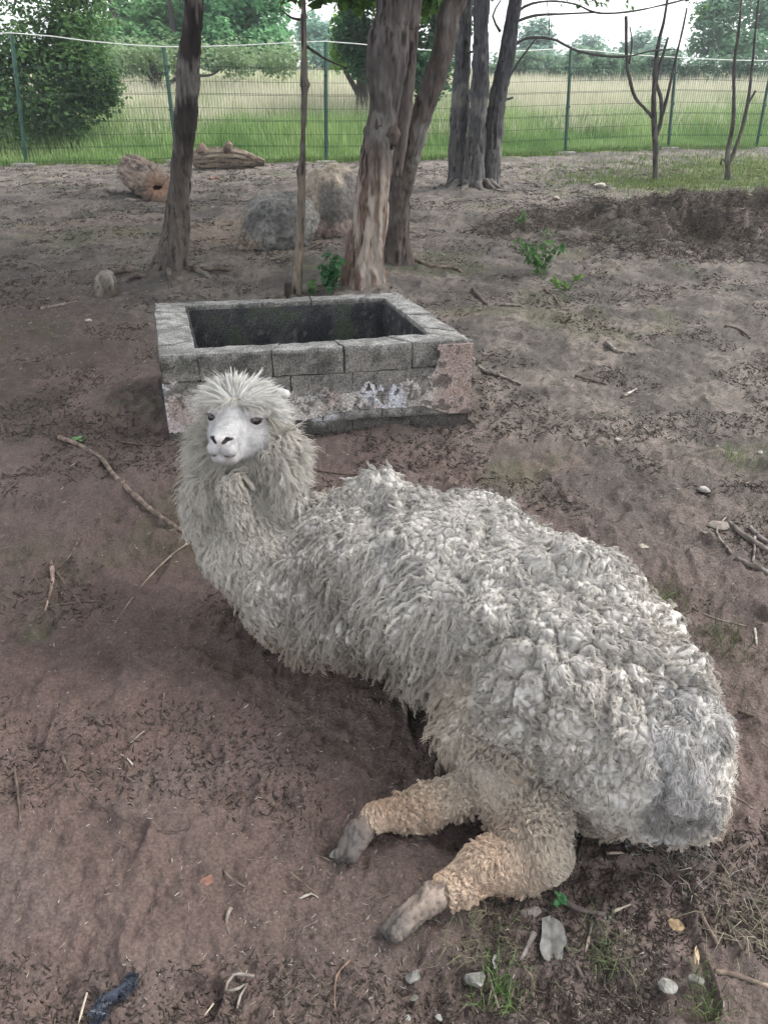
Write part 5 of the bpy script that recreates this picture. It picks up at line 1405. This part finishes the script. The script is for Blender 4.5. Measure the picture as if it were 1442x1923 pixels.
stick([(96, 1062), (130, 1106), (172, 1158), (228, 1205)], 3.2, 'long thin brown twig crossing the pale grass stem on the left', 'twig', 'twig', seed=1004)
stick([(352, 1022), (318, 1048), (272, 1095), (232, 1148), (206, 1190), (184, 1230)], 3.2, 'long pale grass stem slanting down from beneath the neck', 'stem', 'dry_stem', cA=(0.36, 0.28, 0.22), cB=(0.2, 0.15, 0.12), seed=1005)
stick([(90, 1142), (150, 1132), (205, 1130)], 2.8, 'thin dark twig lying level from the foot of the peeled stick', 'twig', 'twig', seed=1006)
stick([(166, 1341), (180, 1350), (196, 1366)], 9, 'stubby dark twig piece in the left sand', seed=1007, cA=(0.12, 0.10, 0.085), taper=0.8)
stick([(118, 1422), (130, 1448), (152, 1490)], 6, 'dark pointed twig low on the left with one pale end', seed=1008)
stick([(28, 1442), (34, 1480), (40, 1546)], 4, 'upright-lying dark twig nearest the left edge', 'twig', 'twig', seed=1009)
stick([(168, 1498), (210, 1528), (270, 1556), (330, 1562), (362, 1554)], 2.5, 'long curved dark root hair in the sand at lower left', 'root', 'thin_root', cA=(0.08, 0.06, 0.05), seed=1010)
stick([(310, 1300), (306, 1340), (318, 1352)], 6, 'short crooked dark twig in the middle of the bare sand', 'twig', 'twig', seed=1011)
stick([(244, 1400), (262, 1382), (272, 1374)], 4.5, 'curl of white straw in the sand, left of centre', 'straw', 'straw', cA=(0.42, 0.39, 0.33), cB=(0.3, 0.27, 0.22), seed=1012)
stick([(228, 1418), (238, 1424), (250, 1437)], 3, 'tiny white straw just under the curl of white straw', 'straw', 'straw', cA=(0.42, 0.39, 0.33), cB=(0.3, 0.27, 0.22), seed=1013)
stick([(545, 1640), (570, 1660), (600, 1686)], 5, 'dark twig between the left hind foot and the bottom middle', 'twig', 'twig', seed=1014)
stick([(562, 1690), (585, 1680), (598, 1688)], 4, 'small bent white straw touching a dark twig', 'straw', 'straw', cA=(0.42, 0.39, 0.33), cB=(0.3, 0.27, 0.22), seed=1015)
stick([(585, 1612), (592, 1640)], 4, 'short dark twig just left of the nearer hind toes', 'twig', 'twig', seed=1016)
stick([(420, 1636), (434, 1650), (462, 1668)], 5, 'small pale-ended twig lying right of the red clay pebble', 'twig', 'twig', cA=(0.35, 0.3, 0.25), seed=1017)
stick([(657, 1805), (632, 1835), (629, 1890), (634, 1912)], 3.5, 'thin arched reddish stem at the bottom, left of the stones', 'stem', 'dry_stem', cA=(0.26, 0.17, 0.13), seed=1018)
stick([(165, 1866), (155, 1900), (148, 1926)], 4.5, 'pale straw at the bottom edge beside the grey feather clump', 'straw', 'straw', cA=(0.5, 0.42, 0.33), cB=(0.35, 0.3, 0.22), seed=1019)
stick([(402, 1886), (385, 1908)], 4, 'short pale straw under the looped pale root', 'straw', 'straw', cA=(0.5, 0.42, 0.33), cB=(0.35, 0.3, 0.22), seed=1020)
stick([(914, 1820), (922, 1850), (936, 1896)], 9, 'straight dark stick standing out below the grass tuft, bottom middle', seed=1021, cA=(0.20, 0.165, 0.14), taper=0.75)
stick([(1002, 1755), (990, 1780), (974, 1810)], 15, 'curled dry grey leaf stalk beside the large pale leaf', seed=1022, cA=(0.27, 0.24, 0.22), cB=(0.13, 0.11, 0.1), taper=0.5)
stick([(1056, 1692), (1090, 1712), (1135, 1720)], 13, 'dark broken stick lying above the pale leaf', seed=1023, cA=(0.13, 0.11, 0.1), taper=0.7)
stick([(1112, 1726), (1106, 1758), (1098, 1790)], 7, 'slender pale-topped stick right of the pale leaf', seed=1024, cA=(0.3, 0.25, 0.2))
stick([(1060, 1780), (1080, 1812), (1093, 1838)], 8, 'short dark stick slanting away under the pale leaf', seed=1025, cA=(0.11, 0.095, 0.08))
stick([(1020, 1801), (1045, 1800), (1072, 1802)], 5, 'white straw under the pale leaf', 'straw', 'straw', cA=(0.42, 0.39, 0.33), cB=(0.3, 0.27, 0.22), seed=1026)
stick([(993, 1742), (1010, 1738), (1026, 1736)], 5, 'white straw above the left corner of the pale leaf', 'straw', 'straw', cA=(0.42, 0.39, 0.33), cB=(0.3, 0.27, 0.22), seed=1027)
stick([(1150, 1714), (1168, 1706), (1183, 1700)], 5, 'pale straw tilted up to the right of the broken dark stick', 'straw', 'straw', cA=(0.5, 0.44, 0.36), cB=(0.35, 0.3, 0.24), seed=1028)
stick([(1138, 1604), (1165, 1603), (1188, 1608)], 4.5, 'pale straw pair on the bare earth below the rump', 'straw', 'straw', cA=(0.48, 0.38, 0.3), cB=(0.32, 0.25, 0.2), seed=1029)
stick([(1303, 1682), (1312, 1712), (1328, 1745), (1347, 1776)], 9, 'bent brown stick at lower right, thicker at its near end', seed=1030, cA=(0.20, 0.15, 0.12), taper=1.1)
stick([(1340, 1826), (1380, 1834), (1442, 1856)], 9, 'long smooth brown stick leaving the frame at the bottom right', seed=1031, cA=(0.25, 0.19, 0.15), taper=1.1)
stick([(1150, 1805), (1180, 1800), (1208, 1790)], 4, 'thin level twig left of the white stones', 'twig', 'twig', cA=(0.28, 0.23, 0.19), seed=1032)
stick([(1096, 1570), (1086, 1602), (1084, 1642)], 6, 'dark brown stick upright against the hock wool', seed=1033, cA=(0.16, 0.13, 0.1))
stick([(1366, 985), (1400, 1012), (1442, 1038)], 14, 'thickest stick of the pile at the right edge', seed=1034, cA=(0.20, 0.175, 0.155), cB=(0.09, 0.08, 0.07), taper=0.9, bumps=0.003)
stick([(1378, 1052), (1410, 1064), (1442, 1078)], 11, 'grey stick lying lowest in the pile at the right edge', seed=1035, cA=(0.26, 0.24, 0.21), taper=0.9)
stick([(1406, 992), (1424, 1010), (1442, 1020)], 9, 'grey stick uppermost in the pile at the right edge', seed=1036, cA=(0.25, 0.22, 0.20), taper=0.9)
stick([(1416, 1010), (1415, 1040), (1412, 1056)], 5, 'short pale twig standing across the pile at the right edge', 'twig', 'twig', cA=(0.33, 0.3, 0.26), seed=1037)
stick([(1372, 1040), (1345, 1000), (1365, 968)], 4, 'thin curved pale twig left of the stick pile', 'twig', 'twig', cA=(0.3, 0.26, 0.22), seed=1038)
stick([(1320, 1155), (1350, 1166), (1400, 1178)], 6, 'pale grey stick over the grassy ground right of the back', seed=1039, cA=(0.26, 0.23, 0.2))
stick([(1416, 1182), (1418, 1200), (1420, 1214)], 4.5, 'upright white straw near the right edge', 'straw', 'straw', cA=(0.42, 0.39, 0.33), cB=(0.3, 0.27, 0.22), seed=1040)
stick([(1385, 1338), (1415, 1346), (1442, 1358)], 6, 'dark twig leaving the frame right of the rump', 'twig', 'twig', seed=1041)
stick([(1370, 1496), (1400, 1510), (1430, 1540)], 4, 'pale twig lying right of the grey tail', 'twig', 'twig', cA=(0.32, 0.28, 0.24), seed=1042)
stick([(1330, 1440 + 100), (1345, 1560), (1360, 1580)], 5, 'short dark twig under the grey tail', 'twig', 'twig', seed=1043)
stick([(886, 676), (905, 696), (940, 708), (978, 724)], 10, 'grey surface root leading away from the right corner of the tub', 'root', 'surface_root', cA=(0.27, 0.24, 0.21), seed=1044, taper=0.5)
stick([(776, 494), (810, 498), (850, 505), (868, 510)], 9, 'brown surface root running right from the double-stemmed tree', 'root', 'surface_root', cA=(0.22, 0.17, 0.13), seed=1045, taper=0.6)
stick([(888, 546), (900, 560), (912, 572)], 9, 'stubby dark stick on the earth right of the peeling tree', seed=1046, cA=(0.12, 0.1, 0.085))
stick([(1022, 545), (1040, 560), (1050, 574)], 5, 'dark bent twig below the green weeds', 'twig', 'twig', seed=1047)
stick([(930, 574), (955, 574), (978, 576)], 8, 'level grey stick between the tub and the green weeds', seed=1048, cA=(0.22, 0.19, 0.16))
stick([(1136, 650), (1160, 662), (1195, 666)], 9, 'bent grey stick on the open earth right of the tub', seed=1049, cA=(0.28, 0.25, 0.22))
stick([(1168, 746), (1180, 740), (1194, 732)], 7, 'pale forked twig on the open earth above the back', 'twig', 'twig', cA=(0.42, 0.38, 0.33), seed=1050)
stick([(1080, 707), (1110, 715), (1140, 724)], 5, 'thin dark twig left of the pale forked twig', 'twig', 'twig', seed=1051)
stick([(1360, 614), (1390, 622), (1408, 636)], 7, 'curved brown stick near the right edge of the open earth', seed=1052)
stick([(590, 884), (650, 892), (710, 888), (770, 893)], 4, 'long thin root lying between the tub and the shoulder', 'root', 'thin_root', seed=1053, cA=(0.14, 0.10, 0.08))
stick([(205, 828), (270, 836), (325, 838)], 4.5, 'thin dark twig left of the neck wool below the tub', 'twig', 'twig', seed=1054)
stick([(78, 582), (110, 576), (148, 566)], 7, 'pale bent twig lying left of the broken stump', 'twig', 'twig', cA=(0.3, 0.26, 0.22), seed=1055)
stick([(30, 536), (46, 540), (66, 544)], 6, 'dark twig far left of the broken stump', 'twig', 'twig', seed=1056)
stick([(445, 383), (465, 386), (484, 388)], 6, 'dark twig lying left of the dark boulder', 'twig', 'twig', seed=1057)
stick([(240, 376), (262, 378), (284, 376)], 6, 'pale bark strip below the hollow log', 'bark', 'bark_strip', cA=(0.36, 0.31, 0.26), seed=1058)
stick([(395, 338), (405, 336), (420, 340)], 5, 'reddish twig in front of the long log', 'twig', 'twig', cA=(0.25, 0.13, 0.1), seed=1059)
stick([(478, 1806 + 30), (440, 1832), (424, 1862), (448, 1858), (466, 1848), (452, 1872), (446, 1896)], 7, 'looped pale root half sunk in the sand at the bottom', 'root', 'looped_root', cA=(0.30, 0.26, 0.23), cB=(0.14, 0.12, 0.1), seed=1060, taper=0.7)
stick([(434, 1706), (426, 1730), (432, 1758)], 7, 'pale sliver of bark above the looped root', 'bark', 'bark_strip', cA=(0.32, 0.27, 0.23), seed=1061)

def stone(px, py, w, label, col, seed, h=0.6, name='stone', cat='stone', rot=0.0):
    import bmesh
    g = gp(px, py); r = w * depth(g) / (2 * FPX)
    bm = bmesh.new(); bmesh.ops.create_icosphere(bm, subdivisions=3, radius=1); V = np.array([v.co[:] for v in bm.verts]); F = np.array([[v.index for v in f.verts] for f in bm.faces]); bm.free()
    rr = np.random.default_rng(seed)
    for _ in range(7):
        a = unit(rr.normal(0, 1, 3)); d = V @ a; V = V - a * np.maximum(d - 0.60, 0)[:, None]
    V = V + 0.05 * np.stack([vnoise(V * 3, seed), vnoise(V * 3, seed + 1), vnoise(V * 3, seed + 2)], -1)
    c, s = math.cos(rot), math.sin(rot); V = V @ np.array(((c, -s, 0), (s, c, 0), (0, 0, 1.0)))
    V = V * np.array((r * 1.25, r * 1.05, r * h * 1.2)) + g + np.array((0, 0, r * h * 0.35))
    C = mixc(np.array(col) * 0.75, np.array(col) * 1.15, 0.5 + 0.7 * fbm(V * 60, 3, seed)); C = mixc(C, (0.10, 0.08, 0.065), sstep(r * .5, -r * .1, V[:, 2] - g[2]) * 0.5)
    return tag(mesh_np(name, V, F, M_stone, None, C, smooth=False, origin=g), label, cat)
stone(1250, 1852, 34, 'largest whitish stone at the lower right', (0.26, 0.25, 0.225), 1101, 0.5, rot=0.6)
stone(1306, 1840, 24, 'smaller whitish stone right of the largest white one', (0.23, 0.22, 0.195), 1102, 0.5)
stone(892, 1840, 34, 'flat squarish grey stone at the bottom middle', (0.22, 0.215, 0.195), 1103, 0.45)
stone(777, 1835, 28, 'grey stone half sunk left of the squarish stone', (0.2, 0.195, 0.18), 1104, 0.45, rot=0.8)
stone(777, 1876, 14, 'small mossy stone under the half-sunk grey stone', (0.17, 0.17, 0.14), 1105)
stone(764, 1912, 12, 'tiny white pebble at the bottom left of the middle', (0.3,0.3,0.28), 1106)
stone(824, 1912, 13, 'tiny white pebble at the bottom, right of its twin', (0.3,0.29,0.27), 1107)
stone(629, 1606, 19, 'pale angular stone touching the toes of the upper hind foot', (0.26,0.25,0.225), 1108, 0.9)
stone(998, 1716, 34, 'flat brown-grey stone above the pale leaf', (0.22, 0.19, 0.17), 1109, 0.35)
stone(1320, 921, 22, 'white stone on the open earth right of the back', (0.33, 0.315, 0.29), 1110)
stone(1208, 1028, 17, 'cream stone close above the back', (0.42, 0.38, 0.32), 1111, 0.5)
stone(1272, 919, 7, 'tiny white stone left of the white one', (0.33, 0.315, 0.29), 1112)
stone(1161, 827, 12, 'small cream pebble on the open earth, up from the back', (0.42, 0.38, 0.32), 1113)
stone(1427, 851, 10, 'small cream pebble near the right edge', (0.40, 0.37, 0.32), 1114)
stone(1350, 988, 32, 'flat grey-brown stone left of the stick pile', (0.26, 0.23, 0.20), 1115, 0.4)
stone(1325, 1002, 20, 'small flat stone below the grey-brown one', (0.24, 0.21, 0.18), 1116, 0.4)
stone(389, 1657, 26, 'reddish clay pebble in the sand at lower left', (0.26, 0.14, 0.105), 1117, 0.7)
stone(1139, 1726, 15, 'white chip beside the dark broken stick', (0.33, 0.315, 0.29), 1118, 0.4)
stone(1125, 352, 17, 'pale stone at the top of the dug earth heap', (0.42, 0.38, 0.33), 1119)
stone(1043, 376, 16, 'pale tan stone left of the dug earth heap', (0.36, 0.31, 0.25), 1120, 0.5)
stone(1162, 390 - 45, 11, 'dark clod on the crest of the dug earth heap', (0.10, 0.08, 0.07), 1121)
stone(166, 604, 12, 'pale pebble below the broken stump', (0.40, 0.36, 0.31), 1122)

def leaf(px, py, w, l, ang, label, col, seed, curl=0.25, name='leaf', green=False):
    g = gp(px, py); k = depth(g) / FPX; w *= k / 2; l *= k / 2
    nu, nv = 12, 9; u, v = np.meshgrid(np.linspace(-1, 1, nu), np.linspace(-1, 1, nv), indexing='ij')
    wd = np.clip(1 - np.abs(u) ** 2.6, 0, 1) ** 0.5 * (1 + 0.25 * vnoise(np.stack([u * 3.5, np.sign(v) * 7, v * 0], -1), seed))
    x = u * l; y = v * w * wd; z = 0.006 + curl * w * (v ** 2) + 0.004 * vnoise(np.stack([u * 2, v * 2, 0 * u], -1), seed + 1) + 0.15 * curl * l * u * u
    c, s = math.cos(ang), math.sin(ang)
    V = np.stack([g[0] + x * c - y * s, g[1] + (x * s + y * c) * 1.15, g[2] + z], -1).reshape(-1, 3)
    idx = np.arange(nu * nv).reshape(nu, nv); F = np.stack([idx[:-1, :-1], idx[1:, :-1], idx[1:, 1:], idx[:-1, 1:]], -1).reshape(-1, 4)
    V2 = V - np.array((0, 0, 0.0012)); n = len(V)
    VV = np.concatenate([V, V2]); FF = np.concatenate([F, F[:, ::-1] + n])
    vein = np.abs(v).reshape(-1) < 0.1; C = mixc(np.array(col) * 0.75, np.array(col) * 1.15, 0.5 + 0.7 * fbm(V * 90, 3, seed)); C[vein] = C[vein] * 0.75
    return tag(mesh_np(name, VV, FF, M_tint, None, np.concatenate([C, C]), origin=g), label, 'leaf')
leaf(1036, 1770, 48, 84, 1.45, 'large dry pale grey leaf lying flat below the hind leg', (0.15, 0.145, 0.135), 1201, 0.2)
leaf(150, 828, 18, 26, 0.1, 'single small green leaf on the left end of the long stick', (0.12, 0.22, 0.09), 1202)
leaf(930, 1812, 12, 26, 1.4, 'narrow curled grey leaf beside the green grass tuft', (0.26, 0.25, 0.23), 1203)
leaf(1268, 1742, 16, 30, -0.4, 'crumpled ochre leaf fragment between the bent stick and the pale leaf', (0.30, 0.22, 0.13), 1204)
leaf(1306, 1800, 10, 34, 1.2, 'folded straw-coloured leaf above the smaller white stone', (0.36, 0.29, 0.19), 1205)

# dark-blue grey clump of feather and down at the bottom left
def feather_clump():
    root = empty('feather_clump', gp(212, 1878), 'slate-blue clump of matted down at the bottom left of the sand', 'feathers')
    w = Wool(); r = np.random.default_rng(1301)
    line = [(250, 1836), (244, 1852), (232, 1866), (212, 1876), (196, 1884), (186, 1900), (190, 1912)]
    P = np.array([gp(*line[int(i)]) for i in r.integers(0, len(line), 260)]) + np.concatenate([r.normal(0, 0.004, (260, 2)), r.random((260, 1)) * 0.010], 1)
    N = unit(r.normal(0, 0.6, (260, 3)) + np.array((0, 0, 0.8))); lay = unit(r.normal(0, 1, (260, 3)) * np.array((1, 1, 0.2)))
    c = mixc((0.02, 0.024, 0.034), (0.10, 0.115, 0.145), r.random(260) ** 2); c[:16] = (0.3, 0.32, 0.34)
    w.add(P, N, lay, 0.009, c, ns=8, spread=0.004, coil=0.002, cyc=1.5, k=8, bend=1.2, rad=0.0006, conv=0.1, jit=0.4, seed=1303)
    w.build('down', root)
    V, F = tube([gp(250, 1836, .004), gp(232, 1862, .006), gp(196, 1884, .006), gp(188, 1908, .003)], [0.004, 0.007, 0.007, 0.004], 10, 0.006, bark_disp(0.004, 60, 1305))
    mesh_np('core', V, F, M_tint, root, np.tile((0.045, 0.052, 0.07), (len(V), 1)))
feather_clump()

# ---- green weeds
def weed(px, py, hpx, wpx, n, label, seed, size=0.035, cA=(0.05, 0.12, 0.035), cB=(0.10, 0.20, 0.06), stems=5):
    g = gp(px, py); k = depth(g) / FPX; h = hpx * k * 1.05; w = wpx * k / 2
    root = empty('weed', g, label, 'plant'); r = np.random.default_rng(seed); cs, parts = [], []
    for i in range(stems):
        b = g + np.array((r.uniform(-.3, .3) * w, r.uniform(-.3, .3) * w, -.005)); t = g + np.array((r.uniform(-1, 1) * w, r.uniform(-1, 1) * w * .6, h * r.uniform(.55, 1.0)))
        m = (b + t) / 2 + np.array((0, 0, h * .12)); parts.append(tube([b, m, t], [.0035, .0025, .001], 5, .03))
        for s in np.linspace(.25, 1, 6): cs.append(b * (1 - s) + t * s + np.array((0, 0, h * .1 * math.sin(s * 3.1))))
    V, F = join(parts); mesh_np('stem', V, F, M_grass, root, np.tile((0.09, 0.14, 0.05), (len(V), 1)))
    V, F, c = leaves(cs, w * 0.22 + 0.008, n, size, cA, cB, seed + 1, flat=0.45, droop=0.2)
    mesh_np('foliage', V, F, M_leaf, root, c, smooth=False)
weed(1015, 520, 70, 105, 170, 'scattered green nettle-like weeds on the open earth right of the trees', 1401, 0.055)
weed(1060, 545, 26, 60, 60, 'low grassy green weeds just right of the nettle-like ones', 1411, 0.045, (0.08, 0.16, 0.03), (0.14, 0.24, 0.06))
weed(620, 552, 66, 52, 75, 'dark leafy weed behind the tub between the sapling and the peeling tree', 1421, 0.075, (0.035, 0.11, 0.04), (0.07, 0.18, 0.07))
weed(585, 553, 26, 30, 14, 'round-leaved low weed close beside the pole-like sapling', 1431, 0.08, (0.06, 0.15, 0.04), (0.10, 0.2, 0.06), 2)
weed(1044, 1702, 36, 26, 34, 'tiny bright green seedling beside the hock', 1441, 0.014, (0.05, 0.17, 0.06), (0.12, 0.30, 0.12), 3)
weed(980, 425, 34, 30, 30, 'thin upright weed behind the nettle-like weeds', 1451, 0.04)

def tuft(px, py, wpx, n, h, label, seed, cA, cB, lean=1.6, cat='grass tuft', rad=0.0009):
    g = gp(px, py); w = wpx * depth(g) / FPX / 2; r = np.random.default_rng(seed)
    X = g[0] + r.normal(0, w * .45, n); Y = g[1] + r.normal(0, w * .6, n)
    V, F, C = blades(X, Y, h * (0.5 + r.random(n)), rad * 2.4, mixc(cA, cB, r.random(n)), seed + 1, lean)
    return tag(mesh_np('grass_tuft', V, F, M_grass, None, C, smooth=False, origin=g), label, cat, kind='stuff')
tuft(935, 1850, 110, 95, 0.022, 'green grass tuft around the straight dark stick, bottom middle', 1501, (0.06, 0.12, 0.03), (0.12, 0.22, 0.06))
tuft(900, 1770, 190, 110, 0.024, 'sparse mixed grass and straw below the lower hind foot', 1511, (0.09, 0.12, 0.05), (0.24, 0.22, 0.14), 2.2)
tuft(1330, 1885, 110, 80, 0.022, 'dull green grass patch below the white stones', 1521, (0.05, 0.09, 0.03), (0.12, 0.15, 0.06))
tuft(1390, 1720, 150, 100, 0.030, 'sprawling dry grass clump at the lower right edge', 1531, (0.13, 0.13, 0.08), (0.30, 0.27, 0.2), 2.6)
tuft(1130, 1790, 90, 110, 0.022, 'thin grass right of the large pale leaf', 1541, (0.06, 0.10, 0.04), (0.16, 0.17, 0.09), 2)
tuft(1360, 1215, 170, 230, 0.028, 'green and straw grass along the right side of the back', 1551, (0.05, 0.085, 0.03), (0.15, 0.14, 0.09), 2.0)
tuft(1240, 1130, 90, 150, 0.03, 'thin green grass beside the top of the back', 1561, (0.06, 0.11, 0.03), (0.16, 0.18, 0.08), 1.8)
tuft(1375, 862, 60, 70, 0.045, 'small green tuft on the open earth near the right edge', 1571, (0.08, 0.13, 0.04), (0.18, 0.22, 0.08), 1.0)
tuft(1280, 1590, 170, 260, 0.022, 'shed grey wool and dry grass under the tail', 1581, (0.12, 0.115, 0.10), (0.30, 0.29, 0.26), 2.6)
tuft(1080, 1560, 100, 130, 0.02, 'dark flattened straw between the hock and the belly wool', 1591, (0.07, 0.065, 0.05), (0.16, 0.15, 0.11), 2.4)
# shed tangle of wool
def tangle():
    r = np.random.default_rng(1601); parts = []
    for i in range(60):
        c = np.array(gp(1205 + r.normal(0, 45), 1560 + r.normal(0, 18))); a0 = r.random() * 6.28; R = 0.006 + 0.016 * r.random()
        pts = [c + np.array((math.cos(a0 + t) * R * (1 + .3 * r.normal()), math.sin(a0 + t) * R, 0.004 + 0.010 * r.random())) for t in np.linspace(0, 3 + 3 * r.random(), 6)]
        parts.append(tube(pts, [0.0007] * 6, 4, 0.006, cap=False))
    V, F = join(parts)
    tag(mesh_np('shed_wool', V, F, M_tint, None, np.tile((0.33, 0.32, 0.30), (len(V), 1))), 'tangle of shed grey wool lying under the rump', 'wool', kind='stuff')
tangle()

# ---- dug heap litter and general litter: far too many pieces to count
def litter(name, label, X, Y, length, width, colr, seed, up=0.3, curve=0.25):
    """thin 3-sided slivers bent at the middle"""
    r = np.random.default_rng(seed); n = len(X); z = ground_z(X, Y)
    a = r.random(n) * 3.1416; el = np.abs(r.normal(0, up, n))
    d = np.stack([np.cos(a) * np.cos(el), np.sin(a) * np.cos(el), np.sin(el)], -1); s = np.stack([-np.sin(a), np.cos(a), 0 * a], -1)
    c = np.stack([X, Y, z + width * 0.25], -1); hl = (length / 2)[:, None]; w = (width / 2)[:, None]
    mid = c + s * hl * (r.normal(0, curve, n))[:, None] + np.array((0, 0, 1.0)) * w * 0.3
    A = c - d * hl; A[:, 2] = np.maximum(A[:, 2], z - width * 0.3); Bq = c + d * hl
    up_ = np.array((0, 0, 1.0))
    ring = lambda p, k: np.stack([p + s * w * k, p - s * w * k, p + up_ * w * 1.2 * k], 1)
    V = np.concatenate([ring(A, .6), ring(mid, 1.0), ring(Bq, .45)], 1).reshape(-1, 3)
    i = np.arange(n)[:, None] * 9; F = []
    for g0 in (0, 3):
        for q in range(3):
            q2 = (q + 1) % 3; F.append(i + np.array([[g0 + q, g0 + q2, g0 + 3 + q2, g0 + 3 + q]]))
    C = np.repeat(colr, 9, 0)
    return tag(mesh_np(name, V, np.concatenate(F), M_tint, None, C, smooth=False), label, 'litter', kind='stuff')
def scatter():
    r = np.random.default_rng(1701)
    def field(n, y0, y1, pw=1.0):
        Y = y0 * (y1 / y0) ** (r.random(n) ** pw); X = (r.random(n) * 2 - 1) * (0.30 + 0.52 * Y); return X, Y
    def patchy(X, Y, s, seed, th, sharp=0.35):
        q = fbm(np.stack([X * s, Y * s, 0 * X], -1), 3, seed); return r.random(len(X)) < sstep(th - sharp, th + sharp, q)
    # dark crumbs and bits of root
    X, Y = field(105000, 0.7, 15); k = patchy(X, Y, 3.0, 1711, 0.12) & ((Y > 2.6) | (X > 0.2) | (r.random(len(X)) < 0.45)) & (Y < fence_y(X) - .1); X, Y = X[k], Y[k]; n = len(X)
    sc = 0.62 + Y * 0.26
    L = (0.004 + 0.016 * r.random(n) ** 2) * sc * 1.4; w = (0.0016 + 0.0030 * r.random(n)) * sc * 1.1
    litter('dark_litter', 'dark crumbs of soil and root bits strewn over the earth', X, Y, L, w, mixc((0.022, 0.018, 0.015), (0.075, 0.06, 0.048), r.random(n)), 1713)
    # grey-brown twiglets and dead stems, more to the right and back
    X, Y = field(42000, 0.72, 15, 0.8); k = (patchy(X, Y, 1.6, 1721, 0.0) | (X > 0.9) | (Y > 4)) & (Y < fence_y(X) - .1) & ((X > -0.2) | (Y > 3.4) | (r.random(len(X)) < 0.15)); X, Y = X[k], Y[k]; n = len(X); sc = 0.5 + Y * 0.22
    litter('dry_stems', 'grey-brown dead stems and twiglets strewn over the earth', X, Y, (0.012 + 0.045 * r.random(n) ** 2.5) * sc, (0.0011 + 0.0016 * r.random(n)) * sc, mixc((0.08, 0.066, 0.054), (0.21, 0.18, 0.145), r.random(n)), 1723, 0.2)
    # pale straws and chips
    X, Y = field(5200, 0.72, 15); k = (Y < fence_y(X) - .1) & ((X > -0.3) | (Y > 4) | (r.random(len(X)) < .35)); X, Y = X[k], Y[k]; n = len(X); sc = 0.5 + Y * 0.20
    litter('pale_litter', 'pale straw bits and white chips strewn over the earth', X, Y, (0.005 + 0.018 * r.random(n) ** 2) * sc, (0.0014 + 0.0022 * r.random(n)) * sc, mixc((0.22, 0.19, 0.15), (0.42, 0.39, 0.33), r.random(n)), 1733, 0.15)
    # the dug heap: tangled dead roots
    n = 24000; th = r.random(n) * 6.283; rr_ = np.sqrt(r.random(n)); X = 3.9 + 3.0 * rr_ * np.cos(th); Y = 8.3 + 1.8 * rr_ * np.sin(th); k = r.random(n) < sstep(1.05, 0.45, rr_ + 0.25 * vnoise(np.stack([X, Y, 0 * X], -1) * 2, 1741)); X, Y = X[k], Y[k]; n = len(X)
    litter('dug_heap', 'broad low heap of dug earth, matted roots and dead grass at the right', X, Y, 0.05 + 0.12 * r.random(n), 0.005 + 0.006 * r.random(n), mixc((0.028, 0.023, 0.019), (0.15, 0.122, 0.096), r.random(n) ** 1.5), 1743, 0.7, 0.6)
scatter()
